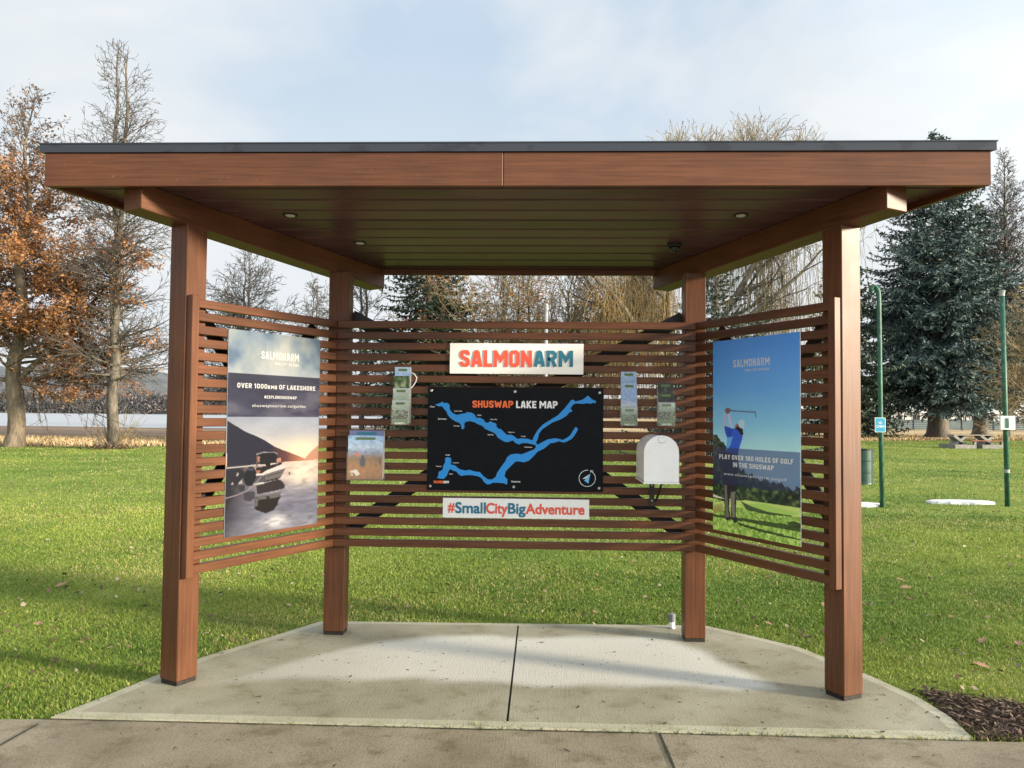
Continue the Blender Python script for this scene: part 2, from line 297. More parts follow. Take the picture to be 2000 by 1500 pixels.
# concrete -----------------------------------------------------------
def concrete(name, lo, hi, stain, dry_poly=None):
    m, t, b = new_mat(name, rough=0.8, spec=0.25); l = t.links.new
    g = t.nodes.new('ShaderNodeNewGeometry')
    n1 = t.nodes.new('ShaderNodeTexNoise'); n1.inputs['Scale'].default_value = 1.3; n1.inputs['Detail'].default_value = 6; n1.inputs['Roughness'].default_value = 0.6
    n2 = t.nodes.new('ShaderNodeTexNoise'); n2.inputs['Scale'].default_value = 110; n2.inputs['Detail'].default_value = 4
    n3 = t.nodes.new('ShaderNodeTexNoise'); n3.inputs['Scale'].default_value = 5; n3.inputs['Detail'].default_value = 8; n3.inputs['Roughness'].default_value = 0.7
    r1 = ramp(t, [(0.3, lo), (0.7, hi)]); r2 = ramp(t, [(0.25, (0.62, 0.62, 0.6)), (0.5, (1, 1, 1)), (0.75, (1.18, 1.16, 1.1))]); r3 = ramp(t, [(0.28, stain), (0.48, (1, 1, 1))])
    x1 = t.nodes.new('ShaderNodeMix'); x1.data_type = 'RGBA'; x1.blend_type = 'MULTIPLY'; x1.inputs[0].default_value = 1
    x2 = t.nodes.new('ShaderNodeMix'); x2.data_type = 'RGBA'; x2.blend_type = 'MULTIPLY'; x2.inputs[0].default_value = 1
    for n in (n1, n2, n3): l(g.outputs['Position'], n.inputs['Vector'])
    l(n1.outputs['Fac'], r1.inputs[0]); l(n2.outputs['Fac'], r2.inputs[0]); l(n3.outputs['Fac'], r3.inputs[0])
    l(r1.outputs[0], x1.inputs[6]); l(r2.outputs[0], x1.inputs[7]); l(x1.outputs[2], x2.inputs[6]); l(r3.outputs[0], x2.inputs[7])
    out = x2.outputs[2]
    # broom finish
    mpb = t.nodes.new('ShaderNodeMapping'); mpb.inputs['Scale'].default_value = (170, 5, 1); nb = t.nodes.new('ShaderNodeTexNoise'); nb.inputs['Scale'].default_value = 1; nb.inputs['Detail'].default_value = 3
    l(g.outputs['Position'], mpb.inputs['Vector']); l(mpb.outputs[0], nb.inputs['Vector'])
    ad = t.nodes.new('ShaderNodeMath'); ad.operation = 'ADD'; l(nb.outputs['Fac'], ad.inputs[0]); l(n2.outputs['Fac'], ad.inputs[1])
    bp = t.nodes.new('ShaderNodeBump'); bp.inputs['Strength'].default_value = 0.35; bp.inputs['Distance'].default_value = 0.004; l(ad.outputs[0], bp.inputs['Height']); l(bp.outputs[0], b.inputs['Normal'])
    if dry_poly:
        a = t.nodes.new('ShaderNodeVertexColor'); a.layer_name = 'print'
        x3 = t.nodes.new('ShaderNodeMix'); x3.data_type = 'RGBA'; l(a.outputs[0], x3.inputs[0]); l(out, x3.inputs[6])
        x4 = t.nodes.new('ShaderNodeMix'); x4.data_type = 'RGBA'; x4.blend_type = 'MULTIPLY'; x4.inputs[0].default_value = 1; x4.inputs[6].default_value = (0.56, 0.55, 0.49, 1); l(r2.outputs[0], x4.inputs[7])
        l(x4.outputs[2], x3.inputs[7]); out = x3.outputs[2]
    l(out, b.inputs['Base Color'])
    return m
PAD = [(-2.40, -0.60), (-2.31, -0.35), (-2.19, 0.05), (-2.05, 0.49), (-1.80, 0.95), (-1.63, 1.27), (-1.53, 1.47), (-1.45, 1.495), (0.0, 1.53), (1.3, 1.57), (1.50, 1.565), (1.75, 1.33), (2.04, 1.02), (2.19, 0.66), (2.30, 0.38), (2.42, 0.0), (2.45, -0.3), (2.42, -0.59)]
M_pad = concrete('pad_concrete', (0.205, 0.186, 0.124), (0.335, 0.315, 0.235), (0.66, 0.62, 0.50), True)
M_edge = concrete('pad_edging', (0.29, 0.275, 0.19), (0.43, 0.41, 0.31), (0.8, 0.78, 0.7))
M_path = concrete('path_concrete', (0.155, 0.128, 0.082), (0.30, 0.262, 0.192), (0.55, 0.5, 0.42))
def offset_poly(poly, d):
    n = len(poly); out = []
    for i in range(n):
        p0, p1, p2 = (Vector((*poly[j % n], 0)) for j in (i-1, i, i+1))
        e1 = (p1-p0).normalized(); e2 = (p2-p1).normalized(); n1 = Vector((e1.y, -e1.x, 0)); n2 = Vector((e2.y, -e2.x, 0))
        m = (n1+n2).normalized(); k = d/max(0.35, m.dot(n1)); q = p1 + m*k; out.append((q.x, q.y))
    return out
JX = 0.03
def inpoly(X, Y, poly):
    ins = np.zeros(X.shape, bool); n = len(poly)
    for i in range(n):
        x1, y1 = poly[i]; x2, y2 = poly[(i+1) % n]
        c = ((y1 > Y) != (y2 > Y)) & (X < (x2-x1)*(Y-y1)/((y2-y1) if y2 != y1 else 1e-9)+x1); ins ^= c
    return ins
def pad_grid():
    """the slab's face as a fine grid, carrying where the concrete has stayed dry under the roof"""
    inner = offset_poly(PAD, 0.075)
    area = sum(a[0]*b[1]-b[0]*a[1] for a, b in zip(PAD, PAD[1:]+PAD[:1]))
    test = offset_poly(PAD, 0.01); ta = sum(a[0]*b[1]-b[0]*a[1] for a, b in zip(test, test[1:]+test[:1]))
    sgn = -1 if abs(ta) > abs(area) else 1
    inner = offset_poly(PAD, 0.075*sgn)
    bm = bmesh.new(); 
    vs = [bm.verts.new((x, y, 0.0)) for x, y in inner]; f = bm.faces.new(vs)
    for x in np.arange(-2.4, 2.45, 0.05):
        bmesh.ops.bisect_plane(bm, geom=bm.verts[:]+bm.edges[:]+bm.faces[:], plane_co=(x, 0, 0), plane_no=(1, 0, 0))
    for y in np.arange(-0.6, 1.6, 0.05):
        bmesh.ops.bisect_plane(bm, geom=bm.verts[:]+bm.edges[:]+bm.faces[:], plane_co=(0, y, 0), plane_no=(0, 1, 0))
    # control joint: cut a 12 mm slot
    for x in (JX-0.006, JX+0.006):
        bmesh.ops.bisect_plane(bm, geom=bm.verts[:]+bm.edges[:]+bm.faces[:], plane_co=(x, 0, 0), plane_no=(1, 0, 0))
    bmesh.ops.delete(bm, geom=[q for q in bm.faces if abs(q.calc_center_median().x-JX) < 0.0059], context='FACES')
    bmesh.ops.recalc_face_normals(bm, faces=bm.faces)
    if bm.faces[0:1] and next(iter(bm.faces)).normal.z < 0: bmesh.ops.reverse_faces(bm, faces=bm.faces[:])
    me = bpy.data.meshes.new('concrete_pad'); bm.to_mesh(me); bm.free()
    co = np.array([v.co[:] for v in me.vertices])
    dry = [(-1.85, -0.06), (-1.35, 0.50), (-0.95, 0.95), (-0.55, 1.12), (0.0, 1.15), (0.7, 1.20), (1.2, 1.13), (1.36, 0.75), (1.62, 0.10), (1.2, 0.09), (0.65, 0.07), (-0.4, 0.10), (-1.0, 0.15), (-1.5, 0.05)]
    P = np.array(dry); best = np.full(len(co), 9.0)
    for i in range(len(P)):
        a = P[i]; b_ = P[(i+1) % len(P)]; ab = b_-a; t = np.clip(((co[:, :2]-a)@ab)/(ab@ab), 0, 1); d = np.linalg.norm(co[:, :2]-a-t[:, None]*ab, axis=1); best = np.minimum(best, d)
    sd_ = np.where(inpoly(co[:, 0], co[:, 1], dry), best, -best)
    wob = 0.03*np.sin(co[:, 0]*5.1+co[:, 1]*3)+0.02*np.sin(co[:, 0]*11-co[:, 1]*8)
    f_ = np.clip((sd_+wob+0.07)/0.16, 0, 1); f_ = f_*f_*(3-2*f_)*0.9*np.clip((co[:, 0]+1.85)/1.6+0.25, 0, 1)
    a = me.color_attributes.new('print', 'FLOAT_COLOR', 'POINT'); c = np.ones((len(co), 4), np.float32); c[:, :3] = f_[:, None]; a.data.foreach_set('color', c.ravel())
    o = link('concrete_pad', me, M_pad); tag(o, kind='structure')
    # edging strip and sides
    mb = MB(); n = len(PAD)
    for i in range(n):
        j = (i+1) % n; gap = []
        mb.add([(*PAD[i], -0.002), (*PAD[j], -0.002), (*inner[j], 0.0), (*inner[i], 0.0)], [(0, 1, 2, 3)])
        mb.add([(*PAD[i], -0.12), (*PAD[j], -0.12), (*PAD[j], -0.002), (*PAD[i], -0.002)], [(0, 1, 2, 3)])
    tag(mb.build('pad_edging', M_edge), kind='structure')
    M_joint = noise_mat('joint_dirt', [(0.3, (0.012, 0.014, 0.008)), (0.7, (0.05, 0.05, 0.03))], 40)
    tag(MB().box(JX-0.02, JX+0.02, -0.53, 1.47, -0.06, -0.014).build('pad_joint', M_joint), kind='structure')
    # moss-filled joints of the path
    global joint_mat; joint_mat = M_joint
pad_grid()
sheet('path', [(-40, -7.5), (40, -7.5), (40, -0.57), (2.9, -0.60), (2.46, -0.61), (-2.42, -0.61), (-2.9, -0.64), (-40, -0.40)], -0.012, M_path, thick=0.1)
jm = MB()
rj = random.Random(4)
def joint(x0, y0, x1, y1, wd):
    n = 24; L_ = []; R_ = []
    for i in range(n+1):
        t = i/n; x = x0+(x1-x0)*t; y = y0+(y1-y0)*t; w_ = wd*rj.uniform(0.6, 1.3); L_.append((x-w_, y, -0.008)); R_.append((x+w_, y, -0.008))
    jm.add(L_+R_, [(i, i+1, n+2+i, n+1+i) for i in range(n)])
joint(0.82, -0.62, 0.88, -3.4, 0.011); joint(-2.42, -0.68, -2.55, -3.4, 0.006)
n = 60; L_ = []; R_ = []
for i in range(n+1):
    x = -2.45+4.95*i/n; w_ = 0.006*rj.uniform(0.3, 1.5); L_.append((x, -0.612-w_, -0.008)); R_.append((x, -0.607, -0.008))
jm.add(L_+R_, [(i, i+1, n+2+i, n+1+i) for i in range(n)])
tag(jm.build('path_joints', joint_mat), kind='structure')
M_mulch = ground_mat('bark_mulch', [(0.3, (0.035, 0.022, 0.016)), (0.7, (0.075, 0.048, 0.034))], [(0.3, (0.5, 0.5, 0.5)), (0.7, (1.4, 1.3, 1.2))], 3, 45, bump=1.0)
MULCH = [(2.44, -0.597), (2.46, -0.1), (2.48, 0.16), (2.60, 0.16), (2.75, 0.06), (2.95, -0.02), (3.3, -0.10), (3.8, -0.2), (4.4, -0.32), (4.6, -0.57), (3.0, -0.597)]
sheet('mulch_bed', MULCH, GZ+0.012, M_mulch)

# grass blades: one stuff object -------------------------------------
def value_noise(x, y, seed, scale):
    rng = np.random.default_rng(seed); T = rng.random((64, 64)); x = x*scale; y = y*scale
    xi = np.floor(x).astype(int); yi = np.floor(y).astype(int); fx = x-xi; fy = y-yi; fx = fx*fx*(3-2*fx); fy = fy*fy*(3-2*fy)
    g = lambda a, b: T[a % 64, b % 64]
    return (g(xi, yi)*(1-fx)+g(xi+1, yi)*fx)*(1-fy)+(g(xi, yi+1)*(1-fx)+g(xi+1, yi+1)*fx)*fy
def fbm(x, y, seed, scale, oct=4):
    s = 0; a = 0.5; t = 0
    for k in range(oct): s = s + a*value_noise(x, y, seed+k, scale*2**k); t += a; a *= 0.5
    return s/t
M_blade, bt, bb = new_mat('grass_blade', rough=0.55, spec=0.25)
_a = bt.nodes.new('ShaderNodeVertexColor'); _a.layer_name = 'print'; bt.links.new(_a.outputs[0], bb.inputs['Base Color'])
_tr = bt.nodes.new('ShaderNodeBsdfTranslucent'); _ms = bt.nodes.new('ShaderNodeMixShader'); _ms.inputs[0].default_value = 0.3
bt.links.new(_a.outputs[0], _tr.inputs[0]); bt.links.new(bb.outputs[0], _ms.inputs[1]); bt.links.new(_tr.outputs[0], _ms.inputs[2]); bt.links.new(_ms.outputs[0], bt.nodes['Material Output'].inputs[0])
def grass(n=860000):
    rng = np.random.default_rng(7)
    d = 3.6*np.exp(rng.random(n)*math.log(70/3.6)); d = np.where(rng.random(n) < 0.45, 3.6*np.exp(rng.random(n)*math.log(14/3.6)), d)
    t = rng.uniform(-0.70, 0.70, n)
    x = CAM[0] + d*(t*math.cos(YAW)+math.sin(YAW)); y = CAM[1] + d*(-t*math.sin(YAW)+math.cos(YAW))
    edge = np.interp(x, [p[0] for p in LAWN_EDGE], [p[1] for p in LAWN_EDGE])
    ok = (y > -0.60) & (y < edge) & ~inpoly(x+rng.normal(0, 0.028, n), y+rng.normal(0, 0.028, n), PAD) & ~(inpoly(x+rng.normal(0, 0.09, n), y+rng.normal(0, 0.09, n), MULCH) & (rng.random(n) > 0.04))
    ok &= ~((y < -0.40) & (x < -2.4) & (y < -0.62+0.02*np.sin(x*9)))
    x, y, d, edge = x[ok], y[ok], d[ok], edge[ok]; n = len(x)
    tuft = fbm(x, y, 3, 2.2, 3); big = fbm(x, y, 11, 0.33, 4)
    h = (0.013+0.019*rng.random(n))*(0.6+0.9*tuft)*(1+np.clip(d-8, 0, 30)*0.012)
    wd = (0.0018+0.0016*rng.random(n))*(1+np.clip(d-5, 0, 60)*0.14)
    az = rng.uniform(0, 2*math.pi, n); lean = rng.uniform(0.1, 1.1, n)*h; ba = az + rng.normal(0, 0.9, n) + math.pi/2
    dx, dy = np.cos(az)*wd, np.sin(az)*wd; lx, ly = np.cos(ba)*lean, np.sin(ba)*lean
    V = np.zeros((n, 5, 3)); z0 = GZ-0.004
    V[:, 0] = np.stack([x-dx, y-dy, np.full(n, z0)], 1); V[:, 1] = np.stack([x+dx, y+dy, np.full(n, z0)], 1)
    V[:, 2] = np.stack([x+dx*0.8+lx*0.35, y+dy*0.8+ly*0.35, z0+h*0.6], 1); V[:, 3] = np.stack([x-dx*0.8+lx*0.35, y-dy*0.8+ly*0.35, z0+h*0.6], 1)
    V[:, 4] = np.stack([x+lx, y+ly, z0+h], 1)
    b0 = np.arange(n)*5
    F = np.concatenate([np.stack([b0, b0+1, b0+2], 1), np.stack([b0, b0+2, b0+3], 1), np.stack([b0+3, b0+2, b0+4], 1)])
    ca = np.array([0.080, 0.160, 0.024]); cb = np.array([0.33, 0.39, 0.075]); cc = np.array([0.46, 0.40, 0.17])
    k = np.clip(big*1.5-0.38+0.55*(fbm(x, y, 29, 1.7, 3)-0.5)+rng.normal(0, 0.2, n), 0, 1)[:, None]; c = ca*(1-k)+cb*k
    straw = (rng.random(n) < 0.04+0.4*np.clip(fbm(x, y, 21, 0.6, 4)*2.4-1.15, 0, 1))[:, None]; c = np.where(straw, cc, c)
    near = np.clip(1-np.abs(y-edge)/3.0, 0, 1)[:, None]*0.6; c = c*(1-near)+np.array([0.2, 0.2, 0.06])*near
    C = np.ones((n, 5, 4)); C[:, :, :3] = c[:, None, :]
    me = np_mesh('grass', V.reshape(-1, 3), F, M_blade, colors=C.reshape(-1, 4))
    tag(link('grass', me, M_blade), 'short green lawn grass all around the shelter', 'grass', None, 'stuff')
grass()

# ================================================================ the shelter
ZSOF = lambda y: 2.906-0.0742*y           # soffit plane
ZBM = lambda y: 2.758-0.0742*y            # underside of the beams
XF, XB, YB, PW = 1.982, 1.321, 1.164, 0.15
zv = Vector((0, 0, 1))
def wing(s):
    d = Vector((-s*math.sin(TH), math.cos(TH), 0)); nn = Vector((-s*math.cos(TH), -math.sin(TH), 0)); return Vector((s*XF, 0, 0)), d, nn
shelter = empty('information_shelter', (0, 0, 0), 'open brown timber-look information shelter with flat roof and slatted walls on the concrete pad', 'shelter')
h = PW/2
for s in (-1, 1):
    C, d, nn = wing(s)
    q = [C+nn*a*h+d*b_*h for a, b_ in ((1, -1), (1, 1), (-1, 1), (-1, -1))]
    post = MB().prism([(p.x, p.y, 0.026) for p in q], [(p.x, p.y, ZBM(p.y)+0.003) for p in q]).build('post', W_Z, shelter, 0.004)
    q = [C+nn*a*(h-.006)+d*b_*(h-.006) for a, b_ in ((1, -1), (1, 1), (-1, 1), (-1, -1))]
    MB().prism([(p.x, p.y, -0.002) for p in q], [(p.x, p.y, 0.03) for p in q]).build('post_shoe', M_shoe, post)
    q = [(s*XB+a*h, YB+b_*h) for a, b_ in ((1, -1), (1, 1), (-1, 1), (-1, -1))]
    post = MB().prism([(x, y, 0.026) for x, y in q], [(x, y, ZBM(y)+0.012) for x, y in q]).build('post', W_Z, shelter, 0.004)
    q = [(s*XB+a*(h-.004), YB+b_*(h-.004)) for a, b_ in ((1, -1), (1, 1), (-1, 1), (-1, -1))]
    MB().prism([(x, y, -0.002) for x, y in q], [(x, y, 0.03) for x, y in q]).build('post_shoe', M_shoe, post)
    # beam
    bw = 0.079; a0, a1 = -0.398, 1.835
    pts = [C+nn*bw+d*a0, C+nn*bw+d*a1, C-nn*bw+d*a1, C-nn*bw+d*a0]
    MB().prism([(p.x, p.y, ZBM(p.y)) for p in pts], [(p.x, p.y, ZSOF(p.y)-0.001) for p in pts]).build('roof_beam', W_L if s < 0 else W_R, shelter, 0.004)
# slatted screens
RO, RD, RH, NR = 0.043, 0.043, 0.052, 21
ZB, ZT = 0.6557, 2.3146
zr = [ZB+(ZT-RH-ZB)*i/(NR-1) for i in range(NR)]
yf = YB-h-RO; ybk = yf+RD
def isect(s, off, y):
    C, d, nn = wing(s); Q = C+nn*off; t = (y-Q.y)/d.y; return Q+d*t
Kf = {s: isect(s, h+RO, yf) for s in (-1, 1)}; Kb = {s: isect(s, h, ybk) for s in (-1, 1)}
g1 = 0.0008
mb = MB(); rq = random.Random(3)
for z in zr:
    j = rq.uniform(-.0012, .0012)
    p = [(Kf[-1].x+g1, yf+j), (Kf[1].x-g1, yf+j), (Kb[1].x-g1, ybk+j), (Kb[-1].x+g1, ybk+j)]
    mb.prism([(x, y, z) for x, y in p], [(x, y, z+RH) for x, y in p])
mb.build('back_slat_screen', W_X, shelter, 0.003)
for s in (-1, 1):
    C, d, nn = wing(s); mb = MB()
    for z in zr:
        j = rq.uniform(-.0012, .0012)
        A = C+nn*(h+RO+j)-d*0.012; B = C+nn*(h+j)-d*0.012; kf = Kf[s]-d*g1; kb = Kb[s]-d*g1
        p = [A, kf, kb, B]; mb.prism([(q.x, q.y, z) for q in p], [(q.x, q.y, z+RH) for q in p])
    mb.build('side_slat_screen', W_L if s < 0 else W_R, shelter, 0.003)
    MB().fbox(C, d, nn, zv, (-0.066, -0.0125), (h+0.001, h+RO+0.006), (0.637, 2.335)).build('trim_board', W_Z, shelter, 0.003)
    # flat steel braces behind the side screen
    mb = MB(); o_ = C+nn*(-0.03)
    for (a0, z0, a1, z1) in ((0.09, 2.27, 1.16, 0.98), (0.09, 0.98, 1.16, 2.27)):
        dd = (d*(a1-a0)+zv*(z1-z0)); L0 = dd.length; dd.normalize(); e = nn.cross(dd)
        mb.fbox(o_+d*a0+zv*z0+nn*(0.012 if z0 > z1 else -0.004), dd, e, nn, (0, L0), (-0.05, 0.05), (-0.004, 0.004))
    mb.build('steel_brace', M_black, shelter)
mb = MB()
for (x0, z0, x1, z1, oy) in ((-1.26, 2.37, -0.02, 1.735, 0), (1.26, 2.37, 0.02, 1.735, 0.014), (-1.26, 0.75, -0.02, 1.60, 0.014), (1.26, 0.75, 0.02, 1.60, 0)):
    dd = Vector((x1-x0, 0, z1-z0)); L0 = dd.length; dd.normalize(); e = Vector((-dd.z, 0, dd.x))
    mb.fbox(Vector((x0, 1.25+oy, z0)), dd, e, Vector((0, 1, 0)), (0, L0), (-0.052, 0.052), (-0.004, 0.004))
mb.box(-0.13, 0.13, 1.235, 1.243, 1.5, 1.83)
mb.build('steel_brace', M_black, shelter)
# roof
FY, RY, FX, RX = -0.44, 1.605, 2.632, 1.56
def roof_loop(off):
    # corners: front left, front right, rear right, rear left, pushed outward by off
    k = (FX-RX)/(RY-FY); L0 = math.hypot(1, k); y0, y1 = FY-off, RY+off
    xx = lambda y: FX-k*(y-FY)+off*L0
    return [(-xx(y0), y0), (xx(y0), y0), (xx(y1), y1), (-xx(y1), y1)]
def strip(name, i, outer, inner, z0, z1, mat, cut=None, proud=0):
    j = (i+1) % 4; o1, o2, i1, i2 = outer[i], outer[j], inner[i], inner[j]
    P = [o1, o2, i2, i1]
    if cut:
        lerp = lambda a, b, t: (a[0]*(1-t)+b[0]*t, a[1]*(1-t)+b[1]*t - proud)
        P = [lerp(o1, o2, cut[0]), lerp(o1, o2, cut[1]), lerp(i1, i2, cut[1]), lerp(i1, i2, cut[0])]
    return MB().prism([(x, y, ZSOF(y if not cut else FY)+z0) for x, y in P], [(x, y, ZSOF(y if not cut else FY)+z1) for x, y in P])
o0, in0 = roof_loop(0), roof_loop(-0.03)
g = 0.0006
strip('f', 0, o0, in0, -0.040, 0.150, W_X, (0.0, 0.4949), 0.0025).build('fascia_board', W_X, shelter, 0.003)
strip('f', 0, o0, in0, -0.040, 0.150, W_X, (0.4955, 1.0)).build('fascia_board', W_X, shelter, 0.003)
for i, m in ((1, W_R), (2, W_X), (3, W_L)):
    strip('f', i, [(x, y+(0.0015 if y < 0 else 0)) for x, y in o0], in0, -0.038, 0.150, m).build('fascia_board', m, shelter, 0.003)
# metal roof edge and roof membrane
oc, ic = roof_loop(0.014), roof_loop(-0.09); mb = MB()
for i in range(4):
    j = (i+1) % 4
    for zz0, zz1, off in ((0.150, 0.196, 0.014), (0.196, 0.203, 0.018)):
        oo = roof_loop(off); P = [oo[i], oo[j], ic[j], ic[i]]
        mb.prism([(x, y, ZSOF(y)+zz0) for x, y in P], [(x, y, ZSOF(y)+zz1) for x, y in P])
mb.build('roof_edge_cap', M_cap, shelter)
P = roof_loop(-0.091)
MB().prism([(x, y, ZSOF(y)+0.152) for x, y in P], [(x, y, ZSOF(y)+0.185) for x, y in P]).build('roof_deck', M_black, shelter)
# soffit planks with open grooves
mb = MB(); pitch = 0.195; y = 0.10-3*pitch+0.0
yy = [FY+0.031]+[0.10+pitch*k for k in range(-2, 9) if FY+0.05 < 0.10+pitch*k < RY-0.05]+[RY-0.031]
k_ = (FX-RX)/(RY-FY); xin = lambda y: FX-k_*(y-FY)-0.04
for a, b_ in zip(yy[:-1], yy[1:]):
    a2, b2 = a+0.017, b_-0.017
    top = [(-xin(a), a+0.0001), (xin(a), a+0.0001), (xin(b_), b_-0.0001), (-xin(b_), b_-0.0001)]
    bot = [(-xin(a2), a2), (xin(a2), a2), (xin(b2), b2), (-xin(b2), b2)]
    mb.prism([(x, y_, ZSOF(y_)) for x, y_ in bot], [(x, y_, ZSOF(y_)+0.022) for x, y_ in top])
mb.build('soffit_planks', W_S, shelter)
P = roof_loop(-0.045)
MB().prism([(x, y, ZSOF(y)+0.023) for x, y in P], [(x, y, ZSOF(y)+0.03) for x, y in P]).build('ceiling_board', M_black, shelter)
for (x, y) in ((-1.417, 0.193), (-1.106, 0.811), (1.435, 0.19)):
    dl = MB().lathe((x, y, ZSOF(y)+0.001), (0, -0.074, -1), [(0.047, -0.004), (0.047, 0.006), (0.040, 0.008), (0.032, 0.003)], 24).build('downlight', M_black, shelter)
    MB().lathe((x, y, ZSOF(y)), (0, -0.074, -1), [(0.031, 0.0), (0.031, 0.006), (0.02, 0.009)], 20).build('lens', M_lamp, dl)
sc_ = MB().lathe((1.123, 0.824, ZSOF(0.824)), (0, -0.074, -1), [(0.05, -0.003), (0.05, 0.02), (0.043, 0.026)], 20).build('dome_camera', M_black, shelter)
MB().lathe((1.123, 0.824, ZSOF(0.824)), (0, -0.074, -1), [(0.040, 0.026), (0.036, 0.042), (0.024, 0.056), (0.006, 0.062)], 20).build('dome', new_mat('smoked_dome', (0.01, 0.01, 0.012), 0.1)[0], sc_, smooth=True)
MB().tube([(-1.03, 1.60, 2.775), (-1.0, 1.62, 2.735), (-0.94, 1.63, 2.715), (-0.88, 1.63, 2.73), (-0.85, 1.60, 2.765)], 0.006).build('cable', M_black, shelter)

# ================================================================ signs
class Panel:
    """a flat board: P0 top-left corner, ux to the viewer's right, n towards the viewer, W x H"""
    def __init__(s, P0, ux, n, W, H): s.P0, s.ux, s.n, s.W, s.H = Vector(P0), Vector(ux).normalized(), Vector(n).normalized(), W, H
    def p(s, u, v, o=0.0): return s.P0 + s.ux*(u*s.W) - zv*(v*s.H) + s.n*o
def board(panel, name, mat, parent=None, t=0.006, bevel=0.001):
    return MB().fbox(panel.P0, panel.ux, panel.n, zv, (0, panel.W), (-t, 0), (-panel.H, 0)).build(name, mat, parent, bevel)
def lettering(txt, panel, box, mat, parent, name='lettering', off=0.0012, depth=0.0006, bold=0.0, spacing=1.0, quad=None):
    """text fitted to box = (u0, v0, u1, v1) of the panel"""
    cu = bpy.data.curves.new('txt', 'FONT'); cu.body = txt;  cu.space_character = spacing; cu.resolution_u = 4
    to = bpy.data.objects.new('txt', cu); col.objects.link(to); dg = bpy.context.evaluated_depsgraph_get(); dg.update()
    me = bpy.data.meshes.new_from_object(to.evaluated_get(dg)); bpy.data.objects.remove(to); bpy.data.curves.remove(cu)
    co = np.zeros(len(me.vertices)*3, np.float32); me.vertices.foreach_get('co', co); co = co.reshape(-1, 3)
    lo = co.min(0); hi = co.max(0); q = (co-lo)/np.maximum(hi-lo, 1e-6); u0, v0, u1, v1 = box
    bm = bmesh.new(); bm.from_mesh(me)
    for i, v in enumerate(bm.verts): v.co = panel.p(u0+(u1-u0)*q[i, 0], v1+(v0-v1)*q[i, 1], off)
    bmesh.ops.recalc_face_normals(bm, faces=bm.faces)
    if bold:
        base = bm.faces[:]; sx = panel.ux*(bold*0.55*abs((u1-u0)*panel.W)/max(1e-6, hi[0]-lo[0])); sz = zv*(bold*0.55*abs((v1-v0)*panel.H)/max(1e-6, hi[1]-lo[1]))
        for i, (a, b_) in enumerate(((1, 1), (-1, 1), (1, -1), (-1, -1), (1, 0), (-1, 0))):
            r = bmesh.ops.duplicate(bm, geom=base)
            for e in r['geom']:
                if isinstance(e, bmesh.types.BMVert): e.co += sx*a+sz*b_+panel.n*(0.00007*(i+1))
    if depth:
        r = bmesh.ops.extrude_face_region(bm, geom=bm.faces[:]); 
        for e in r['geom']:
            if isinstance(e, bmesh.types.BMVert): e.co += panel.n*depth
        bmesh.ops.recalc_face_normals(bm, faces=bm.faces)
    m2 = bpy.data.meshes.new(name); bm.to_mesh(m2); bm.free(); bpy.data.meshes.remove(me)
    return link(name, m2, mat, parent)
HW = 0.105
